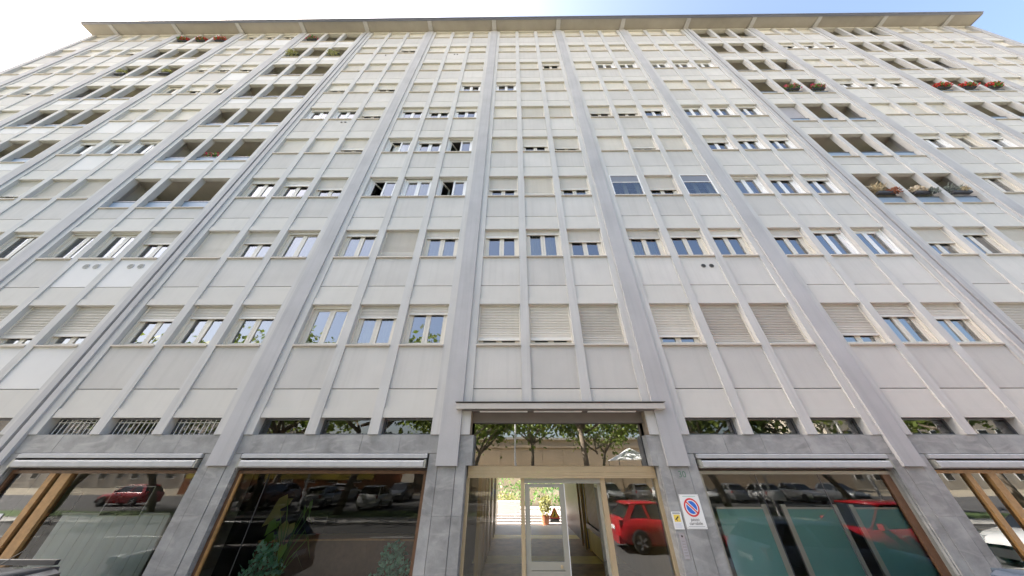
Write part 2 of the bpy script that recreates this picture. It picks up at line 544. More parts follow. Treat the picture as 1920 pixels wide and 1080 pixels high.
# ---- windows
def mesh_outer():
    o, t = WW/2 - 0.003, 0.085
    mb = MB()
    mb.box(-o, -o+t, 0.19, 0.255, 0.002, HEAD-0.004).box(o-t, o, 0.19, 0.255, 0.002, HEAD-0.004)
    mb.box(-o+t, o-t, 0.19, 0.255, HEAD-0.004-t, HEAD-0.004).box(-o+t, o-t, 0.19, 0.255, 0.002, 0.055)
    # shutter guide rails
    mb.box(-o, -o+0.035, 0.132, 0.188, 0.002, HEAD-0.004).box(o-0.035, o, 0.132, 0.188, 0.002, HEAD-0.004)
    return mb
IN = WW/2 - 0.088                     # half width inside the frame
def mesh_sash():                      # hinged at x=0, extends to +IN-0.003
    w_, z0, z1, t = IN - 0.003, 0.058, HEAD - 0.092, 0.075
    mb = MB()
    mb.box(0, t, 0.20, 0.258, z0, z1).box(w_-t, w_, 0.20, 0.258, z0, z1)
    mb.box(t, w_-t, 0.20, 0.258, z0, z0+t*.8).box(t, w_-t, 0.20, 0.258, z1-t*.8, z1)
    return mb
def mesh_pane():
    w_, z0, z1, t = IN - 0.003, 0.058, HEAD - 0.092, 0.075
    return MB().poly([(t, 0.222, z0+t*.8), (w_-t, 0.222, z0+t*.8), (w_-t, 0.222, z1-t*.8), (t, 0.222, z1-t*.8)])
def mesh_shutter(s, m, slot):
    bot = HEAD - s*(HEAD - 0.004)
    top = HEAD + 0.02
    mb = MB(); x = WW/2 - 0.03
    z = top; pr = [(0.155, top)]
    h = 0.052
    while z - h > bot + 0.055:
        g = slot and z - bot > .34*slot
        gh = .017 if g else .008
        gd = .030 if g else .02
        pr += [(0.145, z-0.010), (0.143, z-0.028), (0.148, z-h+gh+.002), (0.148+gd, z-h+gh), (0.148+gd, z-h+.0005)]
        z -= h
    pr += [(0.145, z-0.004), (0.141, bot+0.004), (0.141, bot), (0.169, bot)]
    n = len(pr)
    i = len(mb.v)
    for a in pr: mb.v += [(-x, a[0], a[1]), (x, a[0], a[1])]
    for k in range(n-1):
        mb.f.append((i+2*k, i+2*k+2, i+2*k+3, i+2*k+1))
    mb.poly([(-x, 0.182, bot), (-x, 0.182, top), (x, 0.182, top), (x, 0.182, bot)])
    return mb.mesh('roller_shutter', m)
def mesh_curtain(full):
    mb = MB(); n = 24
    x0, x1 = -IN+.06, IN-.06
    pts = []
    for k in range(n+1):
        x = x0 + (x1-x0)*k/n
        pts.append((x, 0.40 + 0.02*math.sin(k*1.9)))
    z0, z1 = (0.02, HEAD-.05) if full else (HEAD*0.5, HEAD-.05)
    for k in range(n):
        a, c = pts[k], pts[k+1]
        mb.poly([(a[0], a[1], z0), (c[0], c[1], z0), (c[0], c[1], z1), (a[0], a[1], z1)])
    return mb.mesh('curtain', M_CURT)
me_out = {c: mesh_outer().mesh('window', m) for c, m in (('c', M_FRAME), ('w', M_FRAMEW))}
me_sash = {c: mesh_sash().mesh('sash', m) for c, m in (('c', M_FRAME), ('w', M_FRAMEW))}
me_pane = mesh_pane().mesh('pane', M_GLASS)
me_curt = mesh_curtain(True)
def mesh_storm():
    o = WW/2 - 0.004; t = 0.035
    mb = MB()
    mb.box(-o, -o+t, 0.020, 0.07, 0.002, HEAD-.004).box(o-t, o, 0.020, 0.07, 0.002, HEAD-.004)
    mb.box(-o+t, o-t, 0.020, 0.07, HEAD-.004-t, HEAD-.004).box(-o+t, o-t, 0.020, 0.07, 0.002, 0.04)
    mb.box(-o+t, o-t, 0.030, 0.06, HEAD*.62, HEAD*.62+.03)
    return mb
# (shutter drop 0..1, flags)  flags: w white frame, k curtain, L left sash open, R right sash open, f faded shutter, x storm frame
T = {
 (-3, 0): [(.8, ''), (.84, ''), (.80, '')],
 (-2, 0): [(.42, ''), (.36, ''), (.36, 'k')],
 (-1, 0): [(.10, ''), (.36, ''), (.27, '')],
 (0, 0): [(.92, ''), (.92, ''), (1, '')],
 (1, 0): [(.85, ''), (1, 'f'), (1, 'f')],
 (2, 0): [(.82, ''), (.36, 'k'), (.42, 'k')],
 (3, 0): [(1, ''), (1, ''), (1, '')],
 (-4, 1): [(.3, ''), (.2, ''), (.17, '')],
 (-3, 1): [(.12, ''), (.12, ''), (.5, '')],
 (-2, 1): [(1, ''), (.5, 'k'), (.15, 'k')],
 (-1, 1): [(.24, 'k'), (1, ''), (.34, '')],
 (0, 1): [(.33, ''), (.22, ''), (.5, '')],
 (1, 1): [(.38, 'k'), (.34, ''), (.33, '')],
 (2, 1): [(.35, ''), (.2, 'w'), (.1, 'w')],
 (3, 1): [(.62, ''), (.3, ''), (1, '')],
 (-4, 2): [(.9, ''), (1, ''), (1, '')],
 (-2, 2): [(.3, 'k'), (.45, ''), (.68, '')],
 (-1, 2): [(.14, 'wL'), (.1, 'wk'), (.14, 'wL')],
 (0, 2): [(.75, ''), (1, ''), (.75, '')],
 (1, 2): [(0, 'x'), (.78, ''), (0, 'x')],
 (2, 2): [(.18, 'w'), (.3, 'w'), (.33, 'w')],
 (4, 2): [(.25, ''), (.8, ''), (.6, '')],
 (-4, 3): [(.3, 'w'), (.06, 'w'), (.25, 'w')],
 (-2, 3): [(1, ''), (1, ''), (.85, '')],
 (-1, 3): [(.18, 'wL'), (.4, 'w'), (.18, 'wL')],
 (0, 3): [(1, ''), (.72, ''), (.86, '')],
 (1, 3): [(1, ''), (.88, ''), (1, '')],
 (2, 3): [(.5, 'w'), (.4, 'w'), (.38, 'w')],
 (4, 3): [(.35, 'w'), (.05, ''), (.4, 'w')],
 (-4, 4): [(1, ''), (1, ''), (1, '')],
 (-2, 4): [(.3, 'w'), (.3, 'w'), (.8, '')],
 (-1, 4): [(.4, 'w'), (.55, 'w'), (.4, 'w')],
 (0, 4): [(1, ''), (1, ''), (1, '')],
 (1, 4): [(.75, ''), (.75, ''), (.55, 'w')],
 (2, 4): [(.15, 'wk'), (.2, 'w'), (.3, 'w')],
 (4, 4): [(1, ''), (1, ''), (.95, '')],
 (-4, 5): [(.1, ''), (.7, ''), (.05, '')],
 (-2, 5): [(.8, ''), (1, ''), (.75, '')],
 (-1, 5): [(1, ''), (1, ''), (.35, 'w')],
 (0, 5): [(.35, 'w'), (.9, ''), (1, '')],
 (1, 5): [(1, ''), (1, ''), (1, '')],
 (2, 5): [(1, ''), (1, ''), (1, '')],
 (4, 5): [(.5, 'w'), (.5, 'w'), (.5, 'w')],
 (-4, 6): [(.7, ''), (.72, ''), (.7, '')],
 (0, 6): [(1, ''), (1, ''), (.5, '')],
 (1, 6): [(1, ''), (.2, 'w'), (.2, 'w')],
 (2, 6): [(.2, 'w'), (.2, 'w'), (.25, 'w')],
 (-2, 7): [(1, ''), (1, ''), (.7, '')],
 (4, 7): [(.6, 'w'), (.5, 'w'), (.6, 'w')],
 (-4, 8): [(.5, ''), (.5, ''), (.5, '')],
 (-6, 7): [(1, ''), (1, ''), (.75, '')],
 (-6, 5): [(1, ''), (.8, ''), (.9, '')],
}
def window(b, w, n, x, z):
    s, fl = T.get((b, n), [(1, '')]*3)[w]
    if n >= 6 and (b, n) not in T and random.random() < .12: s = .85
    if .01 < s < .99:
        s = max(0.0, round(s - .16*(z - 2.5)/7.11/HEAD*(.8 if s > .5 else .6), 2))
    c = 'w' if 'w' in fl else 'c'
    win = link('window', me_out[c], bld, (x, 0, z))
    if s < 0.99:
        for side in (-1, 1):
            lx = -IN if side < 0 else IN
            sa = link('sash', me_sash[c], win, (lx, 0, 0))
            pa = link('pane', me_pane, win, (lx, 0, 0))
            ang = 0.0
            pa.rotation_euler = (random.gauss(0, .007), 0, random.gauss(0, .01))
            if ('L' in fl and side < 0): ang = R(62)
            if ('R' in fl and side > 0): ang = R(-62)
            for q in (sa, pa):
                if side > 0:
                    q.scale = (-1, 1, 1)
                if ang:
                    # swing about the vertical hinge line at y=0.236
                    M = Matrix.Translation((lx, 0.23, 0)) @ Matrix.Rotation(ang, 4, 'Z') @ Matrix.Translation((0, -0.23, 0))
                    q.location = M.to_translation(); q.rotation_euler = M.to_euler()
    if s > 0.001:
        slot = 0 if n > 2 else (1 if n == 0 or 'f' in fl else random.choice((0, 1, 2)))
        key = ('sh', round(s, 2), 'f' in fl, slot)
        link('roller_shutter', cached(key, lambda: mesh_shutter(s, M_SHUTD if 'f' in fl else M_SHUT, slot)), win)
    if 'k' in fl or (s < .8 and 'x' not in fl and (b*7 + n*5 + w*3) % 4 == 0):
        link('curtain', me_curt, win)
    if 'x' in fl:
        sf = link('storm_frame', cached('storm', lambda: mesh_storm().mesh('storm_frame', M_FRAMEW)), win)
        o = WW/2 - .038
        link('screen', cached('screen', lambda: MB().poly([(-o, .045, HEAD*.62+.03), (o, .045, HEAD*.62+.03), (o, .045, HEAD-.04), (-o, .045, HEAD-.04)]).mesh('screen', mat('insect_screen', (.20, .205, .22), .35, namt=.05))), win)
        link('storm_pane', cached('spane', lambda: MB().poly([(-o, .045, .04), (o, .045, .04), (o, .045, HEAD*.62), (-o, .045, HEAD*.62)]).mesh('storm_pane', M_SHOPG)), win)
for n in range(9):
    for b, w, x in CELLS:
        if not is_loggia(b, n):
            window(b, w, n, x, ZS + n*S)

# ---- loggias: recessed balconies behind the ribs
for b in sorted(LOGGIA):
    xl, xr = bx(b) - B/2 + .02, bx(b) + B/2 - .02
    for n in range(2, 9):
        z = ZS + n*S; fl = z - 0.93; ce = z + HEAD + 0.12
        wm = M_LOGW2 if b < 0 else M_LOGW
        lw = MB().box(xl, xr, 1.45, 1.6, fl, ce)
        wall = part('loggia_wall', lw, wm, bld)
        part('loggia_ceiling', MB().box(xl, xr, 0.21, 1.45, ce, ce+.1), M_LOGC, bld)
        part('loggia_floor', MB().box(xl, xr, 0.23, 1.45, fl-.12, fl), M_SILL, bld)
        for s in (-1, 1):
            xs = bx(b) + s*(B/2 - .02)
            part('loggia_side_wall', MB().box(min(xs, xs - s*.12), max(xs, xs - s*.12), 0.43, 1.448, fl, ce-.001), M_LINT, bld)
        # french door at the outer end of the balcony, shutter half down
        dx = bx(b) + (-W if b < 0 else W)
        dfr = part('loggia_door', MB().box(dx-.62, dx-.54, 1.40, 1.449, fl, z+HEAD).box(dx+.54, dx+.62, 1.40, 1.449, fl, z+HEAD)
                   .box(dx-.54, dx+.54, 1.40, 1.449, z+HEAD-.09, z+HEAD).box(dx-.05, dx+.05, 1.40, 1.449, fl, z+HEAD-.09), M_FRAME, bld)
        link('door_glass', cached(('dg', b), lambda: MB().box(-.54, .54, 1.42, 1.447, -.9, HEAD-.09).mesh('door_glass', M_CARGL)), dfr, (dx, 0, z))
        for w in range(3):
            x = bx(b) + (w-1)*W
            r = link('railing_panel', cached('railp', lambda: MB().box(-hw+.03, hw-.03, 0.16, 0.175, -.572, -.10).mesh('railing_panel', M_RAIL)), bld, (x, 0, z))
            link('handrail', cached('railh', lambda: MB().box(-hw, hw, 0.145, 0.19, -.098, -.06).mesh('handrail', M_RAILM)), r)
        if (b, n) == (3, 4):
            x = bx(b) - W
            part('balcony_blind', MB().box(-hw, hw, 0.22, 0.225, -.02, HEAD), mat('blind_grey', (.36, .35, .37), .8), bld, (x, 0, z))

# ---- vents on the spandrels
def vent(x, z, r, m):
    mb = MB().prism([(r*math.cos(2*math.pi*k/14), r*math.sin(2*math.pi*k/14)) for k in range(14)], 0.035, 0.053)
    v = part('vent_cap', mb, m, bld, (x, 0, z))
    mb2 = MB()
    for k in range(-2, 3):
        h = math.sqrt(max(r*r*.7 - (k*r*.3)**2, 0.0001))
        mb2.box(-h, h, 0.028, 0.0345, k*r*.3-.006, k*r*.3+.006)
    part('vent_slat', mb2, M_PLAS if m is M_VENT else M_VENT, v)
M_VENT = mat('vent_grey', (.22, .22, .21), .6, namt=.1)
for x, z in ((5.11, 8.05), (5.37, 8.05)): vent(x, z, .075, M_VENT)
M_VENTL = mat('vent_light', (.50, .505, .49), .7, namt=.1)
for x0 in (-15.03, -13.54):
    for d in (-.17, .17): vent(x0 + d, 8.14, .10, M_VENTL)
for x, z in ((bx(-2)+.15, ZS+4*S-.3), (bx(-2)+.35, ZS+4*S-.3), (bx(-2)+.1, ZS+7*S-.35), (bx(-1)-.1, ZS+7*S-.35), (bx(-1)+.1, ZS+7*S-.35)):
    vent(x, z, .05, M_VENT)

# ---- eave
EZ, EY = TOPZ + 0.17, -0.66
for k in range(-8, 7):
    x0 = -XEND if k == -8 else px(k) + 0.16
    x1 = XEND if k == 6 else px(k+1) - 0.16
    part('soffit_panel', MB().box(x0, x1, EY+.05, 0.5, EZ, EZ+.08), M_SOFF, bld)
    part('eave_wall', MB().box(x0, x1, 0.056, 0.4, TOPZ+.121, EZ-.002), M_SOFF, bld)
for k in range(-7, 7):
    mb = MB().prism([(EY+.06, EZ-.03), (0.3, EZ-.17), (0.3, EZ+.08), (EY+.06, EZ+.08)], -.155, .155, 'x')
    part('eave_beam', mb, M_PIL, bld, (px(k), 0, 0))
part('eave_fascia', MB().box(-XEND-.03, XEND+.03, EY-.03, EY+.048, EZ-.035, EZ+.16), M_FASC, bld)
part('gutter', MB().box(-XEND-.05, XEND+.05, EY-.10, EY-.032, EZ+.06, EZ+.17), M_FASC, bld)
for s in (-1, 1):
    part('eave_fascia', MB().box(min(s*(XEND+.002), s*(XEND+.04)), max(s*(XEND+.002), s*(XEND+.04)), EY+.05, 12.3, EZ-.035, EZ+.16), M_FASC, bld)
part('roof', MB().box(-XEND, XEND, EY+.05, 12.3, EZ+.082, EZ+.22), M_SOFF, bld)
# ---- shell
for s in (-1, 1):
    part('side_wall', MB().box(min(s*(XEND-.3), s*(XEND-.01)), max(s*(XEND-.3), s*(XEND-.01)), 0.51, 12, 0, EZ), M_PANEL, bld)
part('back_wall', MB().box(-XEND+.31, XEND-.31, 11.7, 12.0, 3.9, EZ-.01).box(-XEND+.31, -2.6, 11.7, 12.0, 0, 3.895).box(2.6, XEND-.31, 11.7, 12.0, 0, 3.895), M_PANEL, bld)
part('room_wall', MB().box(-XEND+.31, XEND-.31, 3.4, 3.5, 3.9, EZ-.01), M_ROOM, bld)
for n in range(0, 9):
    z = ZS + n*S - 0.93
    part('floor_slab', MB().box(-XEND+.31, XEND-.31, 0.45, 3.39, z-.28, z-.13), M_ROOM, bld)
for k in range(-7, 7):
    part('partition_wall', MB().box(-.06, .06, 0.43, 3.38, 3.9, EZ-.02), M_ROOM, bld, (px(k), 0, 0))

# ------------------------------------------------------------------ ground floor: stone piers, lintels, slot windows
def stone(x0, x1, y0, y1, z0, z1, parent=None):
    g = 0.003
    part('stone_slab', MB().box(x0+g, x1-g, y0 + random.uniform(0, .003), y1, z0+.0015, z1-.0015), M_STONE, parent or bld)
for k in range(-7, 7):
    x = px(k)
    core = part('stone_pier', MB().box(x-.40, x+.40, 0.075, 0.62, 0.12, 2.84), mat('mortar', (.15, .15, .15), .9), bld)
    zs = [0.12, 0.95, 1.80, 2.58]
    jig = random.uniform(-.08, .08)
    for i in range(3):
        za, zb = zs[i] + (jig if i else 0), zs[i+1] + (jig if i < 2 else 0)
        stone(x-.195, x+.195, 0.030, 0.07, za, zb)
        zc = (za+zb)/2 + .02
        for s in (-1, 1):
            stone(min(x+s*.198, x+s*.41), max(x+s*.198, x+s*.41), 0.036, 0.07, za, zb if i < 2 else 2.815)
            xs = x + s*.403
            part('stone_slab', MB().box(min(xs, xs+s*.02), max(xs, xs+s*.02), 0.074, 0.62, za+.003, (zb if i < 2 else 2.815)-.003), M_STONE, bld)
for b in range(-6, 7):
    if b == 0: continue
    x0, x1 = px(b-1) + PILW + .003, px(b) - PILW - .003
    n = 5; cuts = [x0]
    for i in range(1, n):
        cuts.append(x0 + (x1-x0)*(i + random.uniform(-.12, .12))/n)
    cuts.append(x1)
    part('lintel_core', MB().box(x0, x1, 0.085, 0.60, 2.825, 3.19), mat('mortar', (.15, .15, .15), .9), bld)
    for i in range(n):
        stone(cuts[i], cuts[i+1], 0.045, 0.082, 2.822, 3.192)
    for w in range(3):
        x = bx(b) + (w-1)*W
        z0, z1 = 3.196, ZS - S + HEAD - .002
        win = part('slot_window', MB().box(-hw, -hw+.04, .2, .25, z0, z1).box(hw-.04, hw, .2, .25, z0, z1)
                   .box(-hw+.04, hw-.04, .2, .25, z1-.035, z1).box(-hw+.04, hw-.04, .2, .25, z0, z0+.03), M_RAILM, bld, (x, 0, 0))
        part('pane', MB().poly([(-hw+.04, .225, z0+.03), (hw-.04, .225, z0+.03), (hw-.04, .225, z1-.035), (-hw+.04, .225, z1-.035)]), M_SHOPG, win)
        if b == -2:
            bars = MB()
            for i in range(9):
                xx = -hw + .12 + i*(2*hw-.24)/8
                bars.tube([(xx, .165, z0+.002), (xx, .165, z1-.03)], .008, 6)
            bars.box(-hw+.06, hw-.06, .175, .183, z1-.10, z1-.085)
            part('window_bars', bars, M_WHITE, win)
# shop shells
SHOPW = {-4: M_ROOM, -3: M_ROOM, -2: mat('shop_white', (.62, .63, .62), .8), -1: mat('shop_black', (.022, .02, .019), .7), 1: mat('shop_grey', (.34, .37, .36), .8),
         2: mat('shop_brown', (.10, .09, .08), .8), 3: M_ROOM, 4: M_ROOM, 5: M_ROOM, 6: M_ROOM, -5: M_ROOM, -6: M_ROOM}
for b, m in SHOPW.items():
    x0, x1 = px(b-1) + .02, px(b) - .02
    part('shop_room', MB().box(x0, x1, 5.0, 5.1, .1, 3.85).box(x0, x0+.1, .65, 4.998, .1, 3.85).box(x1-.1, x1, .65, 4.998, .1, 3.85)
         .box(x0+.102, x1-.102, .65, 4.998, 3.72, 3.85).box(x0+.102, x1-.102, .35, 4.998, .05, .14), m, bld)

# ---- awnings, folded in their cassettes
AWL = {-2: 'folded grey shop awning above the wood framed door left of the dark window', -1: 'folded pale grey awning above the dark shop window with plants',
       1: 'folded grey awning above the window with teal blinds', 2: 'folded grey awning right of the teal blinds, above the wooden door',
       -3: 'folded grey awning cut off by the left edge of the picture', 3: 'folded grey awning cut off by the right edge of the picture'}
for b in (-3, -2, -1, 1, 2, 3):
    x = bx(b); L = 2.055
    a = thing('folded_awning', AWL[b], 'awning', (x, 0, 2.68), 0, 'folded awnings above the shop fronts')
    part('cassette', MB().prism([(0.0, .05), (0.22, .05), (0.22, .135), (0.03, .135), (0.0, .12)], -L, L, 'x'), M_AWN, a)
    part('front_bar', MB().prism([(-.035, -.105), (-.015, -.128), (0.08, -.125), (0.11, -.04), (0.06, .008), (-.015, .008), (-.034, -.02)], -L+.05, L-.05, 'x'), M_AWN, a)
    part('fabric_roll', MB().tube([(-L+.03, .13, -.03), (L-.03, .13, -.03)], .055, 10), M_PLAS, a)
    for s in (-1, 1):
        part('end_bracket', MB().prism([(-.03, -.13), (0.2, -.13), (0.2, .03), (-.02, .028)], min(s*(L-.045), s*L), max(s*(L-.045), s*L), 'x'), M_ALU, a)

# ---- shop fronts
GY = 0.17
def pane(x0, x1, z0, z1, parent, y=GY, m=None, name='glass_pane'):
    return part(name, MB().poly([(x0, y, z0), (x1, y, z0), (x1, y, z1), (x0, y, z1)]), m or M_SHOPG, parent)
def shopfront(b, fm, top=2.50):
    x0, x1 = px(b-1) + .428, px(b) - .428
    f = part('shop_front', MB().box(x0, x0+.07, .13, .21, .14, top).box(x1-.07, x1, .13, .21, .14, top).box(x0+.07, x1-.07, .13, .21, top-.06, top).box(x0+.07, x1-.07, .13, .21, .14, .3), fm, bld)
    part('shutter_housing', MB().box(x0, x1, .224, .60, top+.003, 2.82), mat('housing_brown', (.16, .13, .12), .6, namt=.1), f)
    return f, x0+.07, x1-.07
# bay -1: dark window full of plants
f, x0, x1 = shopfront(-1, M_WOODD)
part('brass_strip', MB().box(x0, x0+.045, .122, .165, .14, 2.44), M_WOOD, f)
pane(x0, x0+.62, .3, 2.44, f, m=M_DARKG); pane(x0+.625, x1, .3, 2.44, f, m=M_DARKG)
part('glass_joint', MB().box(x0+.617, x0+.628, .16, .176, .3, 2.44), M_PLAS, f)
# bay +1
f, x0, x1 = shopfront(1, M_ALU)
part('side_jamb', MB().box(x1-.16, x1, .14, .20, .3, 2.44), M_WOODD, f)
for a, c in ((x0, 4.16), (4.17, 5.50), (5.51, x1-.165)): pane(a, c, .3, 2.44, f, m=M_CLEARG)
for xx in (4.165, 5.505): part('glass_joint', MB().box(xx-.004, xx+.004, .164, .176, .3, 2.44), M_RAILM, f)
# bay -2: wooden door and wide window
f, x0, x1 = shopfront(-2, M_WOODD)
part('wood_post', MB().box(-11.22, -11.09, .12, .22, .14, 2.44), M_WOOD, f)
part('wood_post', MB().box(-10.95, -10.73, .11, .23, .14, 2.44), M_WOOD, f)
pane(x0, -11.22, .3, 2.44, f); pane(-11.09, -10.95, .3, 2.44, f); pane(-10.73, x1, .3, 2.44, f, m=M_CLEARG)
# bay +2: wooden door
f, x0, x1 = shopfront(2, M_WOOD, 2.52)
part('wood_post', MB().box(8.62, 8.74, .12, .22, .14, 2.46), M_WOOD, f)
part('wood_post', MB().box(9.08, 9.25, .11, .23, .14, 2.46), M_WOOD, f)
pane(x0, 8.62, .3, 2.46, f); pane(8.74, 9.08, .3, 2.46, f); pane(9.25, x1, .3, 2.46, f)
for s in (-1, 1):     # blind end bays
    xa, xb = s*(abs(px(6)) + .43), s*(abs(bx(7)) - W + WW/2 - .003)
    part('end_wall', MB().box(min(xa, xb), max(xa, xb), .05, .4, .12, 4.19), M_PANEL, bld)
for b in (-3, 3, -4, 4, -5, 5, -6, 6):
    f, x0, x1 = shopfront(b, M_ALU); pane(x0, x1, .3, 2.44, f)

# ------------------------------------------------------------------ entrance
for s in (-1, 1):       # stone blocks and reveals between pilaster and transom glass
    a, c = s*1.965, s*(2.507 - PILW - .003)
    stone(min(a, c), max(a, c), 0.045, 0.30, 2.592, 3.185)
    a2 = s*2.04
    part('entrance_reveal', MB().box(min(a2, c), max(a2, c), 0.06, 0.30, 3.19, 3.69), mat('reveal_beige', (.26, .21, .155), .8, namt=.08), bld)
    a3 = s*2.095
    part('entrance_jamb', MB().box(min(a3, s*2.1), max(a3, s*2.1), .07, .4, .12, 2.59), M_STONE, bld)
part('canopy', MB().prism([(-.13, 3.715), (.05, 3.70), (.30, 3.70), (.30, 3.855), (-.13, 3.835)], -2.40, 2.50, 'x'), M_CAN, bld)
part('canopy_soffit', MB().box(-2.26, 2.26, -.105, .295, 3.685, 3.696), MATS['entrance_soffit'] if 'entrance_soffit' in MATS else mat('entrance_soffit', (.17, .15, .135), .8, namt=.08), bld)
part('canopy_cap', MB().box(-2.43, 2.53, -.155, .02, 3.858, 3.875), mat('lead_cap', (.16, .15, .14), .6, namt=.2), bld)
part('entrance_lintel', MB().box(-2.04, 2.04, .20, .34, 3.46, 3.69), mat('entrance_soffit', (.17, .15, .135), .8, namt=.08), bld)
for i in range(3):
    part('canopy_light', MB().box(-1.85 + i*1.28, -.72 + i*1.28, -.02, .06, 3.662, 3.683), M_WHITE, bld)
ent = part('entrance_front', MB().box(-2.09, 2.09, .255, .365, .10, .14), M_BRASS, bld)
for a, c in ((-2.09, -2.02), (2.02, 2.09), (-.90, -.82), (.83, .93)):
    part('post', MB().box(a, c, .26, .36, .142, 2.36), M_BRASS, ent)
for a, c in ((-2.018, -.902), (.932, 2.018)):
    part('bottom_rail', MB().box(a, c, .265, .355, .142, .25), M_BRASS, ent)
hb = MB()
for i in range(4):
    hb.box(-2.06, 2.06, .22 + .004*(i % 2), .42, 2.365 + i*.055, 2.365 + (i+1)*.055 - .003)
part('shutter_box', hb, M_BRASS, ent)
pane(-1.99, 1.99, 2.59, 3.46, ent, .33, M_TRANG, name='transom_pane')
pane(-2.02, -.90, .25, 2.36, ent, .31, M_CLEARG); pane(.93, 2.02, .25, 2.36, ent, .31)
part('door_head', MB().box(-.82, .83, .27, .35, 2.27, 2.36), M_ALU, ent)
door = part('door', MB().box(-.81, -.71, .28, .34, .14, 2.26).box(-.07, .03, .28, .34, .14, 2.26).box(-.71, -.07, .28, .34, 2.20, 2.26).box(-.71, -.07, .28, .34, .14, .90).box(-.71, -.07, .28, .34, .91, 1.03), M_ALU, ent)
pane(-.71, -.07, 1.03, 2.20, door, .31, M_DOORG)
part('door_knob', MB().tube([(-.13, .28, .965), (-.13, .25, .965), (-.13, .235, .965)], [.012, .028, .02], 10), M_BRASS, door)
part('door_edge', MB().box(.032, .045, .275, .345, .14, 2.26), M_WHITE, door)
# open leaf, swung in against the right wall
leaf = part('open_door', MB().box(0, .07, -.03, .03, .14, 2.26).box(.68, .77, -.03, .03, .14, 2.26).box(.07, .68, -.03, .03, 2.18, 2.26).box(.07, .68, -.03, .03, .14, .9), M_ALU, ent, (.80, .36, 0), R(82))
# lobby
M_MARB = mat('lobby_marble_brown', (.46, .33, .15), .5, nscale=3, namt=.35, spec=.15)
M_YST = mat('lobby_strip_yellow', (.88, .78, .30), .5, nscale=3, namt=.1, spec=.15)
M_GREYF = mat('lobby_floor_grey', (.47, .44, .38), .5, namt=.08, spec=.15)
part('lobby_floor', MB().box(-2.45, 2.45, .40, 4.5, .06, .15), M_MARB, bld)
lf = MB().box(-2.45, 2.45, 5.42, 8.18, .06, .15)
part('lobby_floor', lf, M_MARB, bld)
part('floor_strip', MB().box(-2.45, 2.45, 4.502, 5.418, .06, .15), M_YST, bld)
part('floor_strip', MB().box(-2.45, 2.45, 8.182, 9.0, .06, .15), M_YST, bld)
part('lobby_floor', MB().box(-2.45, 2.45, 9.002, 11.6, .06, .15), M_GREYF, bld)
part('lobby_ceiling', MB().box(-2.45, 2.45, .44, 12, 2.52, 2.60), mat('lobby_ceiling', (.62, .52, .34), .8), bld)
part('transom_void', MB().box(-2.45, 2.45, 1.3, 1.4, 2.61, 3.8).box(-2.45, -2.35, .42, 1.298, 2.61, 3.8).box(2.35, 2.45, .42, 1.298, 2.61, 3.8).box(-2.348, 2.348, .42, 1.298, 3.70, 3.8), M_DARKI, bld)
lw = part('lobby_wall', MB().box(-2.06, -1.96, 2.5, 12, .15, 2.515).box(-2.45, -2.35, .62, 12, .15, 2.515), mat('lobby_wall_green', (.50, .39, .20), .3, namt=.1), bld)
for y in (2.55, 2.9, 3.5, 3.8, 4.6, 5.0, 6.2, 6.7, 8.4, 9.2):
    part('brass_trim', MB().box(-1.958, -1.92, y, y+.07, .15, 2.51), M_BRASS, lw)
rw = part('lobby_wall', MB().box(1.66, 1.76, 3.3, 12, .15, 2.515), mat('lobby_wall_dark', (.13, .10, .09), .35, namt=.15), bld)
part('lobby_side_wall', MB().box(2.35, 2.45, .62, 12, .15, 2.515), MATS['lobby_wall_green'], bld)
M_SLAT = mat('pale_wood', (.42, .30, .18), .45, nscale=12, namt=.15)
part('slatted_panel', MB().box(1.63, 1.658, 3.5, 5.9, .95, 2.30), M_WOOD, rw)
for i in range(12):
    part('panel_slat', MB().box(1.605, 1.628, 3.55 + i*.195, 3.68 + i*.195, .98, 2.27), M_SLAT, rw)
for y in (6.05, 6.6, 7.4):
    part('yellow_strip', MB().box(1.62, 1.658, y, y+.12, .15, 2.50), M_YST, rw)
for y in (6.3, 6.9):
    part('bronze_post', MB().box(1.50, 1.56, y, y+.06, .15, 2.51), M_BRASS, rw)
part('low_rail', MB().box(1.55, 1.62, 3.4, 6.0, .80, .93), M_WOODD, rw)
part('low_yellow_panel', MB().box(1.62, 1.658, 3.45, 6.0, .2, .78), M_YST, rw)

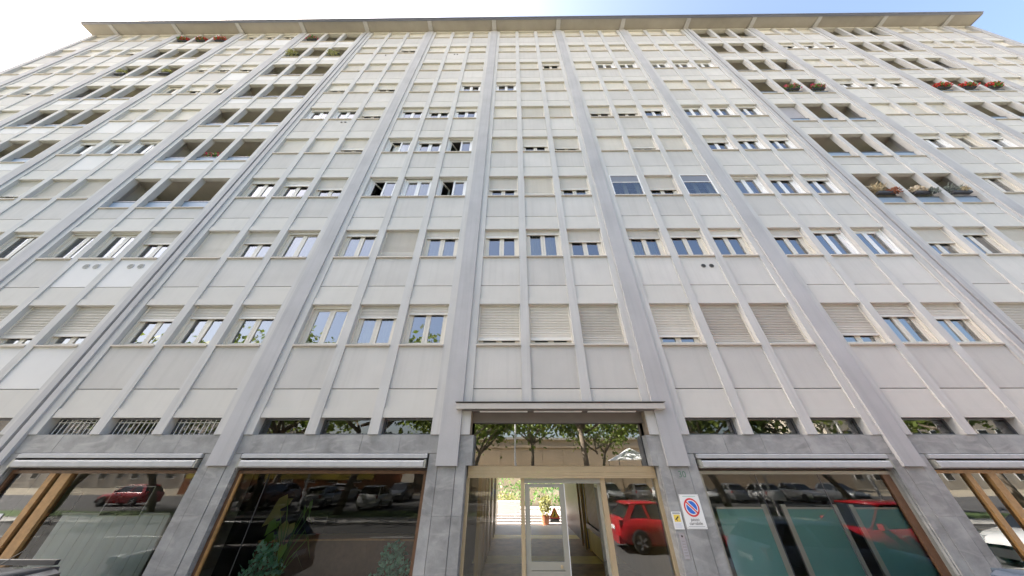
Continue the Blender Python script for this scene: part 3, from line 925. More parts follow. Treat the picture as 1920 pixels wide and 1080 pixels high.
# ------------------------------------------------------------------ wall signs
def sign_no_parking():
    w_, h_ = .395, .545
    t = thing('no_parking_sign', 'white no parking sign with red ringed blue disc on stone pier right of the entrance', 'sign', (2.54, .026, 1.55))
    part('plate', MB().box(-w_/2, w_/2, 0, .006, 0, h_), M_WHITE, t)
    def disc(r, y, m, name):
        part(name, MB().prism([(r*math.cos(2*math.pi*k/40), .335 + r*math.sin(2*math.pi*k/40)) for k in range(40)], y, y+.0012), m, t)
    disc(.150, -.0015, M_RED, 'red_ring'); disc(.122, -.003, M_WHITE, 'white_ring'); disc(.104, -.0045, M_BLUE, 'blue_disc')
    c = math.sqrt(.5)
    def bar(hwid, L, y, m, name):
        pts = []
        for a, b_ in ((-L, -hwid), (L, -hwid), (L, hwid), (-L, hwid)):
            pts.append((a*c + b_*c, .335 - a*c + b_*c))
        part(name, MB().prism(pts, y, y+.001), m, t)
    bar(.027, .110, -.006, M_WHITE, 'white_bar'); bar(.012, .135, -.0075, M_RED, 'red_bar')
    for body, z, s in (('passo', .122, .075), ('carrabile', .062, .075)):
        link('lettering', text_mesh(body, s, M_INK), t, (0, -.001, z))
    part('printed_line', MB().box(-.16, .16, -.001, -.0002, .034, .042).box(-.17, .17, -.001, -.0002, .012, .017), M_GREYINK, t)
    part('printed_line', MB().box(-.13, .13, -.001, -.0002, .508, .518), mat('pale_green_ink', (.35, .55, .45), .6, namt=0), t)
    for sx in (-1, 1):
        for zz in (.02, h_-.02):
            part('screw', MB().prism([(sx*.183 + .006*math.cos(k), zz + .006*math.sin(k)) for k in [i*math.pi/4 for i in range(8)]], -.002, 0.001), M_ALU, t)
sign_no_parking()
def sign_cctv():
    t = thing('camera_warning_sign', 'small white and yellow video surveillance sign beside the no parking sign', 'sign', (2.195, .028, 1.545))
    w_, h_ = .19, .272
    part('plate', MB().box(-w_/2, w_/2, 0, .005, 0, h_), M_WHITE, t)
    part('header', MB().box(-.075, .075, -.001, 0, .235, .26), M_GREYINK, t)
    part('yellow_field', MB().box(-.062, .062, -.001, 0, .115, .225), M_YEL, t)
    part('camera_pictogram', MB().prism([(-.045, .150), (-.03, .138), (.035, .188), (.02, .205)], -.002, -.0012).box(-.012, 0, -.002, -.0012, .125, .148), M_INK, t)
    ln = MB()
    for i, z in enumerate((.09, .07, .05, .03)): ln.box(-.07, .07 - .02*(i % 2), -.001, 0, z, z+.007)
    part('printed_line', ln, mat('lilac_ink', (.55, .55, .66), .6, namt=0), t)
sign_cctv()
t = thing('house_number', 'green painted house number on stone pier just below the ribbed pilaster', 'house number', (2.535, .0285, 2.385))
link('digits', text_mesh('30', .165, M_GREEN), t, (0, 0, 0))
t = thing('intercom_panel', 'narrow steel intercom panel on the stone edge right of the glass entrance', 'intercom', (2.20, .03, 1.12))
part('plate', MB().box(-.05, .05, 0, .012, 0, .36), mat('intercom_steel', (.45, .48, .52), .3, metal=.6, namt=.05), t)
part('lens', MB().prism([(.016*math.cos(k*.6283), .325 + .016*math.sin(k*.6283)) for k in range(10)], -.006, 0), M_INK, t)
bt = MB()
for i in range(6): bt.box(-.03, .03, -.003, 0, .04 + i*.04, .06 + i*.04)
part('button', bt, M_GREYINK, t)

# ------------------------------------------------------------------ foliage helpers
def leaves(n, fn, size, m, name='foliage', aspect=1.8, up=0.3, seed=1):
    rnd = random.Random(seed)
    mb = MB()
    for _ in range(n):
        p = Vector(fn(rnd))
        d = Vector((rnd.gauss(0, 1), rnd.gauss(0, 1), rnd.gauss(0, 1) - up)).normalized()
        q = d.orthogonal().normalized()
        q = Matrix.Rotation(rnd.uniform(0, 6.28), 3, d) @ q
        L = size*rnd.uniform(.6, 1.3); w_ = L/aspect/2
        mb.poly([p, p + d*L*.5 + q*w_, p + d*L, p + d*L*.5 - q*w_])
    return mb.mesh(name, m)
def ball(cx, cy, cz, rx, ry, rz):
    def f(r):
        while True:
            x, y, z = r.uniform(-1, 1), r.uniform(-1, 1), r.uniform(-1, 1)
            q = x*x + y*y + z*z
            if .2 < q < 1: return (cx + x*rx, cy + y*ry, cz + z*rz)
    return f
def blobs(lst):
    def f(r):
        return ball(*r.choice(lst))(r)
    return f

# ---- plants in the dark window
def pot(t, r0, r1, h, m):
    part('pot', MB().loft([[(r*math.cos(2*math.pi*k/14), r*math.sin(2*math.pi*k/14), z) for k in range(14)] for r, z in ((r0, 0), (r1, h), (r1*.88, h), (r1*.85, h*.85))]), m, t, smooth=False)
for x, lab, sd in ((-5.98, 'bushy blue green potted plant behind the dark shop window, left of two', 3), (-3.42, 'bushy blue green potted plant behind the dark shop window, near the entrance pier', 4)):
    t = thing('potted_plant', lab, 'plant', (x, .38, .14), 0, 'bushy plants in the dark window')
    pot(t, .14, .2, .55, M_SOIL)
    link('foliage', leaves(520, blobs([(0, 0, .80, .32, .15, .24), (-.17, 0, .62, .26, .15, .30), (.17, 0, .66, .26, .15, .32), (0, -.02, 1.02, .24, .14, .16)]), .085, M_LEAFT, seed=sd, aspect=1.5, up=.2), t)
t = thing('leafy_plant', 'tall plant with big heart shaped leaves in the middle of the dark shop window', 'plant', (-5.72, .46, .14))
pot(t, .16, .22, .5, M_SOIL)
rl = random.Random(5)
stem = MB(); 
for i in range(13):
    a = i*2.4; rr = .15 + .05*(i % 4); zt = .95 + .075*i
    tip = Vector((math.cos(a)*rr*2, math.sin(a)*rr*.45, zt))
    stem.tube([(0, 0, .4), (tip.x*.4, tip.y*.4, zt*.75), tuple(tip)], [.012, .009, .005], 5)
    L = .26 if i % 3 else .36
    out_ = Vector((math.cos(a)*.8, -.12, -.75)).normalized()
    sd_ = out_.cross(Vector((0, 0.5, 1))).normalized()
    lf_ = MB().poly([tip - out_*L*.15 + sd_*L*.25, tip + sd_*L*.42 + out_*L*.2, tip + out_*L*.6 + sd_*L*.22, tip + out_*L, tip + out_*L*.6 - sd_*L*.22, tip - sd_*L*.42 + out_*L*.2, tip - out_*L*.15 - sd_*L*.25, tip])
    part('leaf', lf_, M_LEAFG if i % 3 else MATS['plant_leaves_yellow'], t)
part('stem', stem, M_LEAFG, t)
t = thing('shop_counter', 'dark counter with a pale wooden edge inside the dark shop window', 'counter', (-5.3, 1.35, .14))
cn = MB(); pts = []
for k in range(13):
    a = k/12
    pts.append((-1.6 + 3.6*a, .25*math.sin(a*2.4)))
for k in range(12):
    (xa, ya), (xb, yb) = pts[k], pts[k+1]
    cn.poly([(xa, ya, 0), (xb, yb, 0), (xb, yb, .98), (xa, ya, .98)]).poly([(xa, ya, .98), (xb, yb, .98), (xb, yb+.6, .98), (xa, ya+.6, .98)])
part('body', cn, M_WOODD, t)
cn = MB()
for k in range(12):
    (xa, ya), (xb, yb) = pts[k], pts[k+1]
    cn.poly([(xa, ya-.03, .985), (xb, yb-.03, .985), (xb, yb-.03, 1.02), (xa, ya-.03, 1.02)]).poly([(xa, ya-.03, 1.02), (xb, yb-.03, 1.02), (xb, yb+.62, 1.02), (xa, ya+.62, 1.02)])
part('counter_top', cn, M_WOOD, t)
# ---- teal blinds and their rails
TL = ['left', 'middle', 'right']
for i, (a, c) in enumerate(((3.15, 4.10), (4.60, 5.55), (6.0, 7.05))):
    t = thing('teal_blind', 'teal fabric panel blind behind the shop window, %s one of three' % TL[i], 'blind', ((a+c)/2, .245, .14), 0, 'teal panel blinds')
    h = (c-a)/2
    part('fabric', MB().box(-h, h, 0, .012, 0, 1.70), M_TEAL, t)
    part('side_rail', MB().box(h+.002, h+.10, -.01, .03, 0, 1.78), M_WHITE, t)
    if i: part('side_rail', MB().box(-h-.10, -h-.002, -.01, .03, 0, 1.78), M_WHITE, t)
    part('head_rail', MB().box(-h, h, -.008, .03, 1.703, 1.735), M_WHITE, t)
# ---- vertical blinds in the white shop
t = thing('vertical_blind', 'pale blue vertical slat blind in the window left of the dark shop', 'blind', (-9.35, .25, .14))
i = 0
x = -1.12
while x < 1.12:
    part('slat', MB().box(x, x+.122, .004*(i % 2), .006 + .004*(i % 2), 0, 1.58), M_PALE, t); x += .127; i += 1
part('head_rail', MB().box(-1.14, 1.13, -.012, .03, 1.585, 1.62), M_WHITE, t)
part('tie_cord', MB().tube([(1.15, .0, .3), (1.15, 0, 1.6)], .006, 5), M_WHITE, t)
t = thing('window_poster', 'dark framed poster hanging in the window left of the dark shop', 'poster', (-9.22, .195, 1.72))
part('print', MB().box(-.42, .42, 0, .008, 0, .48), mat('poster_print', (.03, .02, .022), .25, nscale=5, namt=.6), t)
part('frame', MB().box(-.435, -.42, -.004, .012, -.012, .495).box(.42, .435, -.004, .012, -.012, .495).box(-.42, .42, -.004, .012, -.012, 0).box(-.42, .42, -.004, .012, .48, .495), M_WHITE, t)
t = thing('notice', 'white paper notice stuck on the glass of the wooden door at far left', 'notice', (-11.75, .158, 1.45))
part('sheet', MB().box(-.14, .14, 0, .003, 0, .3), M_WHITE, t)
t = thing('dark_post', 'black upright display strip beside the pale vertical blind', 'display strip', (-10.60, .32, .14))
part('panel', MB().box(-.12, .12, 0, .03, 0, 1.95), M_INK, t)
part('top_trim', MB().box(-.125, .125, -.004, .034, 1.953, 1.97), M_ALU, t)
t = thing('teal_partition', 'teal partition behind the wooden shop door at the right edge', 'partition', (8.75, .4, .14))
part('panel', MB().box(-.35, .75, 0, .02, 0, 1.35), M_TEAL, t); part('top_trim', MB().box(-.35, .75, -.005, .03, 1.352, 1.38), M_PALE, t)

# ------------------------------------------------------------------ balcony plants
def planter(b, n, w, label, kind, z_off=-.03, y=.06):
    x = bx(b) + (w-1)*W
    if n >= 5: z_off -= .06
    t = thing('balcony_planter', label, 'planter', (x, y, ZS + n*S + z_off), 0, 'planters on the balconies')
    sd = b*31 + n*7 + w
    part('trough', MB().prism([(-.06, .04), (.06, .04), (.07, .13), (-.07, .13)], -.36, .36, 'x'), M_SOIL, t)
    if kind == 'straw':
        link('dry_grass', leaves(150, ball(-.22, 0, .25, .2, .1, .14), .28, M_STRAW, 'dry_grass', 9, -1.4, sd), t)
        link('trailing_leaves', leaves(220, ball(.28, -.05, .16, .26, .12, .13), .08, M_RUST, 'trailing_leaves', 1.8, .3, sd+1), t)
    elif kind == 'cream':
        link('flowers', leaves(260, blobs([(-.25, 0, .28, .14, .1, .1), (-.05, 0, .32, .16, .1, .12), (.05, -.03, .24, .12, .1, .1)]), .09, M_CREAMF, 'flowers', 1.3, 0, sd), t)
        link('trailing_leaves', leaves(200, ball(.3, -.05, .15, .22, .12, .13), .09, M_GREYL, 'trailing_leaves', 1.8, .5, sd+1), t)
    elif kind == 'grey':
        link('herb_stems', leaves(160, ball(-.1, 0, .26, .38, .1, .15), .20, M_GREYL, 'herb_stems', 7, -1.0, sd), t)
        link('trailing_leaves', leaves(160, ball(.16, -.05, .22, .14, .1, .12), .08, M_STRAW, 'trailing_leaves', 1.6, .2, sd+1), t)
    elif kind == 'green':
        link('foliage', leaves(420, blobs([(-.25, -.06, .2, .3, .15, .28), (.1, -.08, 0, .3, .12, .3), (-.4, -.05, .5, .12, .1, .25)]), .13, M_LEAFY, 'foliage', 3, .4, sd), t)
    elif kind == 'yellow':
        link('foliage', leaves(260, ball(0, 0, .3, .3, .14, .22), .11, M_LEAFY, 'foliage', 2, 0, sd), t)
    else:
        fm = M_REDF if kind == 'red' else M_PINKF
        link('foliage', leaves(260, ball(0, -.05, .20, .40, .14, .14), .10, M_LEAFG, 'foliage', 1.4, 0, sd), t)
        link('flowers', leaves(240 if kind == 'red' else 110, blobs([(-.28, -.06, .24, .16, .12, .16), (.02, -.1, .2, .13, .12, .15), (.3, -.06, .24, .17, .12, .17)]), .085, fm, 'flowers', 1.2, 0, sd+1), t)
planter(3, 2, 0, 'trough of pale dry grass and rust red leaves on the lowest right balcony', 'straw')
planter(3, 2, 1, 'trough of cream dry flowers in the middle of the lowest right balcony', 'cream')
planter(3, 2, 2, 'trough of grey herbs with a brown clump on the lowest right balcony', 'grey')
planter(5, 5, 0, 'bright red geraniums, leftmost of the three troughs near the right edge', 'red')
planter(5, 5, 1, 'sparse red geraniums, middle of the three troughs near the right edge', 'red')
planter(5, 5, 2, 'full red geraniums, rightmost of the three troughs near the right edge', 'red')
planter(3, 5, 1, 'small red flowers in the middle opening, right of the dark joint line', 'pink')
planter(3, 5, 2, 'small red flowers in the right opening, right of the dark joint line', 'pink')
planter(-3, 3, 1, 'small pink flowers on the second left balcony from below', 'pink', -.1, .3)
planter(-3, 3, 2, 'yellow green plant inside the second left balcony from below', 'yellow', -.1, .5)
planter(-5, 8, 0, 'red flowers under the eave, leftmost of three at upper left', 'red')
planter(-5, 8, 1, 'red flowers under the eave, middle of three at upper left', 'red')
planter(-5, 8, 2, 'red flowers under the eave, rightmost of three at upper left', 'red')
planter(-3, 8, 0, 'dark pink flowers under the eave left of the blue joint line', 'pink')
planter(-3, 7, 0, 'yellow green climbing plant spilling from a top left balcony', 'green')
planter(-3, 7, 2, 'yellow green climbing plant beside the blue joint line', 'green')
planter(-5, 6, 0, 'yellowish plant in the left opening of a far left balcony', 'yellow')
planter(-5, 6, 2, 'yellowish plant in the right opening of a far left balcony', 'yellow')

# ------------------------------------------------------------------ courtyard seen through the lobby
struct('courtyard', MB().box(-14, 14, 12.0, 30, -.02, .05), mat('courtyard_stone', (.38, .35, .33), .9, namt=.1))
stp = MB()
for i in range(4): stp.box(-5, 5, 12.4 + i*.5, 12.9 + i*.5 - .03, .05, .10 + i*.07)
struct('courtyard_steps', stp, mat('step_stone', (.36, .33, .32), .85, namt=.06))
t = thing('white_bench', 'white block seat in the sunny courtyard behind the glass door', 'bench', (-1.6, 15.2, .1))
part('seat', MB().box(-1.0, .9, 0, .6, .2, .75), M_WHITE, t); part('base', MB().box(-.8, .7, .1, .5, 0, .198), M_WHITE, t)
t = thing('terracotta_plant', 'leafy plant in a terracotta pot seen through the glass door', 'plant', (.62, 12.25, .06))
pot(t, .16, .24, .42, M_TERRA)
link('foliage', leaves(420, blobs([(0, 0, .75, .32, .3, .3), (.05, 0, 1.05, .3, .28, .22)]), .16, M_LEAFY, seed=11, aspect=2), t)
t = thing('roadworks_sign', 'triangular red and yellow roadworks sign seen through the glass door', 'sign', (1.12, 12.2, .18))
tri = lambda r, z: [(-r*.866, z - r*.5), (r*.866, z - r*.5), (0, z + r)]
part('red_triangle', MB().prism(tri(.34, .34), 0, .02), M_RED, t)
part('yellow_face', MB().prism(tri(.235, .34), -.006, -.001), M_YEL, t)
part('worker_pictogram', MB().prism([(-.02, .40), (.03, .40), (.03, .45), (-.02, .45)], -.009, -.0065).prism([(-.03, .28), (.03, .26), (.05, .38), (-.02, .39)], -.009, -.0065)
     .prism([(-.05, .24), (-.02, .24), (0, .29), (-.03, .29)], -.009, -.0065).prism([(.02, .24), (.05, .24), (.03, .28), (0, .28)], -.009, -.0065).prism([(-.11, .24), (-.04, .24), (-.07, .29)], -.009, -.0065)
     .prism([(-.08, .27), (-.065, .265), (.05, .37), (.035, .38)], -.009, -.0065), M_INK, t)
part('stand', MB().box(-.25, .25, .025, .06, 0, .17).box(-.02, .02, .03, .05, .17, .5), M_PLAS, t)
hd = leaves(2600, blobs([(x, 19.5, 1.3 + .5*math.sin(x*1.7), 1.0, .8, 1.1 + .3*math.sin(x*2.1)) for x in range(-9, 10)]), .22, M_LEAFG, 'hedge', 1.6, 0, 21)
tag(link('hedge', hd), 'sunlit green hedge at the back of the courtyard', 'hedge')
t = thing('courtyard_wall', 'low beige wall closing the courtyard behind the hedge', 'wall', (0, 22, 0))
part('wall', MB().box(-14, 14, 0, .25, 0, 2.4), mat('garden_wall', (.42, .36, .28), .85, namt=.12), t); part('coping', MB().box(-14, 14, -.04, .29, 2.402, 2.46), M_SILL, t)
t = thing('flower_bush', 'pale flowering bush in the courtyard left of the glass door', 'bush', (-1.9, 17.6, .05))
link('foliage', leaves(500, blobs([(0, 0, .7, .7, .5, .6), (.6, 0, .6, .5, .4, .5)]), .14, M_LEAFY, seed=31), t)
part('trunk', MB().tube([(0, 0, 0), (0, 0, .5)], .04, 6), M_BARK, t)

# ------------------------------------------------------------------ vehicles
def make_car(label, paint, L=4.1, Wd=1.76, H=1.5, kind='hatch', cat='car', group=None):
    """nose towards -X, tail towards +X, origin on the ground at the middle"""
    t = thing('parked_car', label, cat, group=group)
    hl = L/2
    if kind == 'suv': hood, belt, zr = 1.05, 1.05, H
    else: hood, belt, zr = .92, .95, H
    st = [(-hl, .42, .62, .72), (-hl+.08, .30, .70, .84), (-hl+.5, .22, hood-.10, .95), (-hl+1.1, .20, hood, .99), (-hl+1.5, .20, belt, 1.0), (0, .20, belt+.01, 1.0),
          (hl-1.0, .20, belt+.03, 1.0), (hl-.35, .24, belt+.05, .97), (hl-.08, .32, belt+.02, .90), (hl, .42, belt-.12, .82)]
    rings = []
    for x, z0, z1, k in st:
        h = Wd/2*k
        rings.append([(x, -h*.86, z0), (x, -h, z0+.12), (x, -h*1.0, z1*.72), (x, -h*.95, z1-.06), (x, -h*.86, z1), (x, h*.86, z1), (x, h*.95, z1-.06), (x, h, z1*.72), (x, h, z0+.12), (x, h*.86, z0)])
    body = part('body', MB().loft([r[::-1] for r in rings]), paint, t, smooth=True)
    # glasshouse
    xa, xb = -hl+1.25, -hl+2.0           # base and top of windscreen
    xc, xd = hl-.62, hl-.18              # top and base of rear window
    if kind == 'suv': xc, xd = hl-.45, hl-.12
    hb_, ht = Wd/2*.90, Wd/2*.72
    bz = belt
    gh = MB().loft([[(xa, -hb_, bz-.03), (xd, -hb_*.97, bz-.01), (xd, hb_*.97, bz-.01), (xa, hb_, bz-.03)],
                    [(xb, -ht, zr-.05), (xc, -ht, zr-.06), (xc, ht, zr-.06), (xb, ht, zr-.05)]])
    part('windows', gh, M_CARGL, t)
    nr = 7
    rr = []
    for k in range(nr+1):
        x = xb - .04 + (xc + .06 - xb + .04)*k/nr
        cr = .045*math.sin(math.pi*(k+.6)/(nr+1.2))
        rr.append([(x, -ht-.02, zr-.075), (x, -ht-.005, zr-.03), (x, -ht*.6, zr-.025+cr*.8), (x, 0, zr-.02+cr), (x, ht*.6, zr-.025+cr*.8), (x, ht+.005, zr-.03), (x, ht+.02, zr-.075)])
    part('roof', MB().loft([r[::-1] for r in rr]), paint, t, smooth=True)
    pl = MB()
    def pillar(p, q, w_):
        pl.poly([(p[0]-w_, p[1], p[2]), (p[0]+w_, p[1], p[2]), (q[0]+w_, q[1], q[2]), (q[0]-w_, q[1], q[2])])
    for s in (-1, 1):
        e = .012*s
        for (u, v, w_) in ((xa, xb, .045), ((xa*.45+xd*.55), (xb*.45+xc*.55), .05), (xd-.12, xc-.08, .12)):
            pillar((u, s*hb_+e, bz-.02), (v, s*ht+e, zr-.06), w_)
    part('pillar', pl, paint, t)
    for x in (-hl+.78, hl-.75):
        for s in (-1, 1):
            y = s*(Wd/2 - .10)
            wh = part('wheel', MB().tube([(x, y-.11, .32), (x, y-.085, .32), (x, y+.085, .32), (x, y+.11, .32)], [.285, .32, .32, .285], 20), M_TYRE, t)
            mb = MB()
            yo = y + s*.112
            for k in range(5):
                a = 2*math.pi*k/5
                c1 = (x + .2*math.cos(a), .32 + .2*math.sin(a))
                d = (-math.sin(a)*.035, math.cos(a)*.035)
                mb.prism([(x+d[0], .32+d[1]), (x-d[0], .32-d[1]), (c1[0]-d[0], c1[1]-d[1]), (c1[0]+d[0], c1[1]+d[1])], min(yo, yo+s*.012), max(yo, yo+s*.012))
            mb.tube([(x, yo-.006, .32), (x, yo+.004, .32)], .06, 10)
            part('rim', mb, M_RIM, wh)
            ar = MB()
            pts = [(x + .37*math.cos(a), .32 + .37*math.sin(a)) for a in [math.pi*k/10 for k in range(11)]]
            ys = s*(Wd/2 - .012)
            for k in range(10):
                p, q = pts[k], pts[k+1]
                ar.poly([(p[0], ys, p[1]), (q[0], ys, q[1]), (x + (q[0]-x)*.84, ys+s*.02, .32 + (q[1]-.32)*.84), (x + (p[0]-x)*.84, ys+s*.02, .32 + (p[1]-.32)*.84)])
            part('wheel_arch', ar, M_PLAS, t)
    for s in (-1, 1):
        part('headlight', MB().box(-hl+.0, -hl+.28, min(s*.48, s*Wd/2*.86), max(s*.48, s*Wd/2*.86), .60, .74), M_LAMPW, t)
        part('tail_light', MB().box(hl-.16, hl-.035, min(s*Wd/2*.68, s*Wd/2*.90), max(s*Wd/2*.68, s*Wd/2*.90), belt-.22, belt-.0), M_LAMPR, t)
        part('mirror', MB().box(xa+.22, xa+.36, min(s*(hb_+.03), s*(hb_+.2)), max(s*(hb_+.03), s*(hb_+.2)), bz-.01, bz+.13), paint, t)
        part('door_handle', MB().box(-.05, .12, min(s*Wd/2*.985, s*(Wd/2+.025)), max(s*Wd/2*.985, s*(Wd/2+.025)), belt-.17, belt-.14), M_ALU, t)
    part('front_bumper', MB().box(-hl-.03, -hl+.25, -Wd/2*.8, Wd/2*.8, .22, .45), M_PLAS, t)
    part('rear_bumper', MB().box(hl-.2, hl+.04, -Wd/2*.84, Wd/2*.84, .26, .50), M_PLAS if kind == 'suv' else paint, t)
    part('number_plate', MB().box(hl+.0, hl+.02, -.26, .26, .62, .73), M_WHITE, t)
    part('spoiler', MB().prism([(xc-.02, zr-.045), (xc+.20, zr-.085), (xc+.22, zr-.055), (xc-.02, zr-.005)], -ht*.95, ht*.95, 'y') if False else
         MB().loft([[(xc-.02, -ht*.95, zr-.055), (xc+.2, -ht*.9, zr-.10), (xc+.21, -ht*.9, zr-.075), (xc-.02, -ht*.95, zr-.02)], [(xc-.02, ht*.95, zr-.055), (xc+.2, ht*.9, zr-.10), (xc+.21, ht*.9, zr-.075), (xc-.02, ht*.95, zr-.02)]]), paint, t)
    return t
def put(c, x, y, rz=0.0):
    c.location = (x, y, 0); c.rotation_euler = (0, 0, rz)
ca = make_car('dark car whose roof and aerial show at the lower left corner', PAINT['graphite'], 4.2, 1.78, 1.42)
put(ca, -8.85, -2.5)
for y in (.60, -.63):
    part('roof_rail', MB().box(-.2, 1.5, y-.01, y+.04, 1.41, 1.465), M_PLAS, ca)
part('aerial', MB().tube([(1.35, 0, 1.40), (1.42, .0, 1.43), (1.72, .02, 1.67)], [.02, .008, .004], 6), M_PLAS, ca)
put(make_car('dark slate car whose edge shows at the lower right corner', PAINT['slate'], 4.2, 1.78, 1.42), 7.05, -2.4, math.pi)
put(make_car('red hatchback SUV parked by the kerb, mirrored in the teal window', PAINT['red'], 4.2, 1.8, 1.66, 'suv'), 10.5, -4.4, 0)
put(make_car('white saloon parked by the kerb, mirrored at the right edge', PAINT['white'], 4.3, 1.78, 1.46), 16.6, -4.4, 0)
put(make_car('red compact car mirrored in the right pane of the entrance', PAINT['red'], 3.7, 1.65, 1.48), 4.7, -6.6, math.pi)
put(make_car('brown SUV with its tail to the building, mirrored in the dark window', PAINT['brown'], 4.2, 1.8, 1.62, 'suv'), -21.0, -20.6, math.pi/2)
put(make_car('silver car with its tail to the building, mirrored in the dark window', PAINT['silver'], 4.1, 1.76, 1.46), -16.6, -20.8, math.pi/2)
put(make_car('white hatchback with its tail to the building, mirrored in the dark window', PAINT['white'], 3.9, 1.7, 1.5), -12.2, -20.6, math.pi/2)
put(make_car('red car across the road at far left, mirrored in the left shop', PAINT['red'], 4.1, 1.76, 1.46), -34.0, -22.0, 0)
proto = make_car('white car in the far parking row, nearest the entrance axis', PAINT['white'], 4.0, 1.74, 1.48, group='cars in the far parking row')
put(proto, 3.0, -26.5, -math.pi/2)
cols = ['white', 'grey', 'white', 'white', 'silver', 'white', 'white', 'blue', 'black', 'grey', 'white', 'silver', 'grey', 'black']
xs = [8.5, 11.2, 14.0, 17.2, 20.0, 23.0, 27.0, -2.5, -6.0, -12.5, -18.0, -24.0, 31.0, -30.0]
ordn = ['first', 'second', 'third', 'fourth', 'fifth', 'sixth', 'seventh', 'eighth', 'ninth', 'tenth', 'eleventh', 'twelfth', 'thirteenth', 'fourteenth']
for i, (cn_, x) in enumerate(zip(cols, xs)):
    c = copy_tree(proto)
    c['label'] = '%s car in the far parking row, mirrored in the glass, %s of the row' % (cn_, ordn[i])
    put(c, x, -26.5 - random.uniform(0, .6), math.pi/2 if i % 3 else -math.pi/2)
    for ch in c.children:
        if ch.material_slots and ch.material_slots[0].material == PAINT['white']:
            ch.material_slots[0].link = 'OBJECT'
            ch.material_slots[0].material = PAINT[cn_]

# ------------------------------------------------------------------ trees across the street
def tree_meshes(seed, H):
    r = random.Random(seed)
    mb = MB(); tips = []
    def limb(p, d, L, rad, depth):
        pts = [p]; q = Vector(p); dd = Vector(d)
        for k in range(3):
            dd = (dd + Vector((r.gauss(0, .16), r.gauss(0, .16), .05))).normalized()
            q = q + dd*(L/3); pts.append(tuple(q))
        mb.tube(pts, [rad, rad*.86, rad*.72, rad*.58], 7 if depth < 2 else 5)
        if depth >= 1: tips.append((q.copy(), L))
        if depth < 3:
            for k in range(3 if depth else 4):
                a = r.uniform(0, 6.28); sp = r.uniform(.5, .95)
                nd = (dd + Vector((math.cos(a)*sp, math.sin(a)*sp, r.uniform(-.1, .35)))).normalized()
                limb(tuple(q), nd, L*r.uniform(.58, .8), rad*.5, depth+1)
    limb((0, 0, 0), (0, 0, 1), H*.34, H*.018, 0)
    for k in range(5):
        a = k*1.26 + r.uniform(-.3, .3)
        limb((0, 0, H*r.uniform(.30, .36)), (math.cos(a), math.sin(a), r.uniform(.25, .7)), H*.2, H*.007, 1)
    lf = MB()
    for q, L in tips:
        if q.z < 4.6: continue
        for _ in range(34):
            p = q + Vector((r.gauss(0, .55), r.gauss(0, .55), r.gauss(-.1, .45)))*(.55 + L*.30)
            if p.z < 4.0 + .6*math.sin(p.x*1.3 + p.y): continue
            d = Vector((r.gauss(0, 1), r.gauss(0, 1), r.gauss(-.4, .8))).normalized()
            s_ = d.orthogonal().normalized(); s_ = Matrix.Rotation(r.uniform(0, 6.28), 3, d) @ s_
            l_ = r.uniform(.28, .54)
            lf.poly([p, p + d*l_*.45 + s_*l_*.38, p + d*l_, p + d*l_*.45 - s_*l_*.38])
    return mb.mesh('trunk', M_BARK, True), lf.mesh('crown', M_LEAF)
TM = [tree_meshes(s, h) for s, h in ((3, 14.5), (8, 13.5), (15, 15.0))]
pos = [(-33, -16.5), (-25.5, -16.2), (-19.5, -17), (-13.0, -16.4), (-5.0, -16.8), (4.5, -17), (13.5, -16.4), (22.5, -16.7), (33, -16.3), (-28, -30), (-9, -31), (1, -30), (9, -31.5), (18, -30.5)]
for i, (x, y) in enumerate(pos):
    row = 'nearer' if y > -20 else 'farther'
    t = thing('street_tree', 'leafy street tree across the road, mirrored in the windows, %s row, %s from the left' % (row, ordn[i if i < 9 else i - 9]), 'tree', (x, y, 0), random.uniform(0, 6.28), 'trees across the street')
    sc = random.uniform(.9, 1.1); t.scale = (sc, sc, sc)
    a, b_ = TM[i % 3]
    link('trunk', a, t); link('crown', b_, t)
for i, x in enumerate((-14, -1, 8, 14.5, 21)):
    t = thing('street_lamp', 'slim pale lamp post across the street mirrored in the glass, %s from the left' % ordn[i], 'lamp post', (x, -13.6, .1), 0, 'lamp posts across the street')
    part('pole', MB().tube([(0, 0, 0), (0, 0, 4), (0, 0, 7.6)], [.08, .06, .05], 8), M_WHITE, t)
    part('lamp_head', MB().box(-.12, .12, .0, .6, 7.6, 7.7), M_ALU, t)

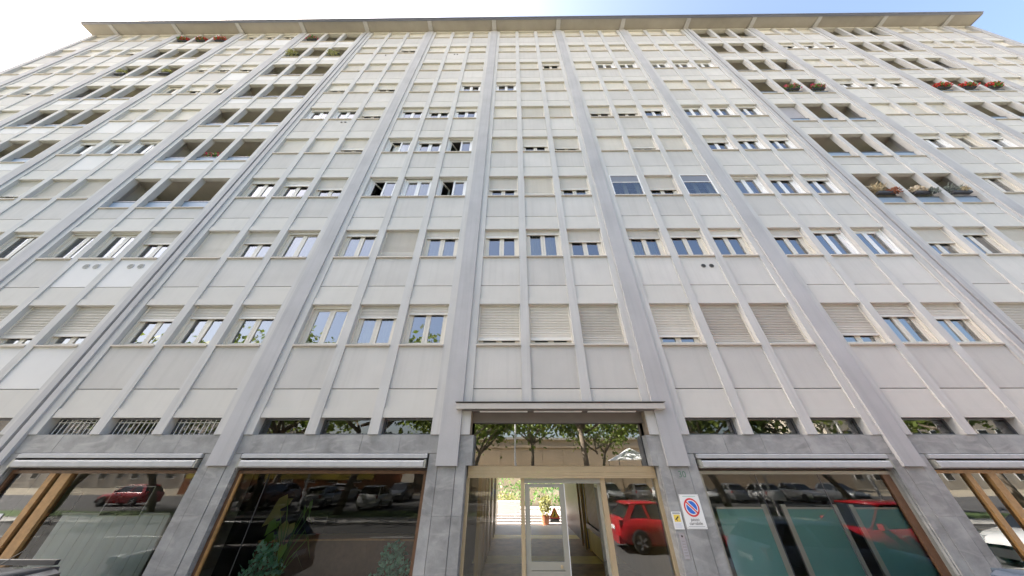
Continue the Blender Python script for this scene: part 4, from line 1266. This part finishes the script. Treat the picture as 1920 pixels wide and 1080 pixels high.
# ------------------------------------------------------------------ buildings across the street
def far_building(name, label, x0, x1, y, dep, h, wallm, nfl, sign=None):
    t = thing(name, label, 'building', ((x0+x1)/2, y, 0))
    w_ = (x1-x0)/2
    part('wall', MB().box(-w_, w_, -dep, 0, 0, h), wallm, t)
    part('roof', MB().box(-w_-.3, w_+.3, -dep-.3, .35, h+.002, h+.3), M_SILL, t)
    nw = int(2*w_/3.0)
    for k in range(nw):
        for n in range(nfl):
            x = -w_ + 1.5 + k*3.0; z = 1.2 + n*3.1
            f_ = link('window', cached('farwin', lambda: MB().box(-.7, .7, .002, .06, 0, 1.5).mesh('window', M_FRAMEW)), t, (x, 0, z))
            link('pane', cached('farpane', lambda: MB().box(-.6, .6, .062, .07, .1, 1.4).mesh('pane', M_CARGL)), f_)
    if nfl == 0:
        for k in range(int(2*w_/3.2)):
            link('facade_panel', cached('fpan', lambda: MB().box(-1.57, 1.57, .002, .07, .4, 5.4).mesh('facade_panel', wallm)), t, (-w_ + 1.6 + k*3.2, 0, 0))
        part('cornice', MB().box(-w_, w_, .002, .25, 5.45, 5.75), wallm, t)
    if sign:
        part('sign_band', MB().box(-w_+.3, w_-.3, .08, .25, h*.26, h*.26+.7), sign, t)
        part('awning', MB().prism([(.08, h*.45), (1.3, h*.38), (1.3, h*.43), (.08, h*.52)], -w_+4, w_-8, 'x'), M_BLUE, t)
    return t
far_building('low_building', 'long low beige building beyond the trees, mirrored in the transom glass', -16, 48, -42, 12, 6.6, mat('far_beige', (.50, .40, .29), .9, namt=.06, nscale=.3), 0)
far_building('shop_building', 'low orange shop with a yellow sign band across the street', -44, -19, -36, 10, 6.0, mat('far_orange', (.36, .15, .07), .9, namt=.1, nscale=.5), 1, M_YEL)
far_building('far_apartment_block', 'tall pale apartment block far across the street at left', -110, -52, -50, 14, 20, mat('far_pale', (.48, .44, .38), .9, namt=.05, nscale=.3), 6)
far_building('far_apartment_block', 'tall cream apartment block far across the street at right', 56, 110, -50, 14, 18, mat('far_cream', (.52, .47, .38), .9, namt=.05, nscale=.3), 5)
t = thing('gazebo', 'white roofed gazebo on thin poles mirrored at the right of the transom glass', 'gazebo', (13.4, -33, 0))
part('roof', MB().loft([[(-2.2, -2.2, 3.6), (2.2, -2.2, 3.6), (2.2, 2.2, 3.6), (-2.2, 2.2, 3.6)], [(-.05, -.05, 4.9), (.05, -.05, 4.9), (.05, .05, 4.9), (-.05, .05, 4.9)]]), M_WHITE, t)
for sx in (-2.1, 2.1):
    for sy in (-2.1, 2.1):
        part('pole', MB().tube([(sx, sy, 0), (sx, sy, 3.6)], .05, 6), M_PLAS, t)
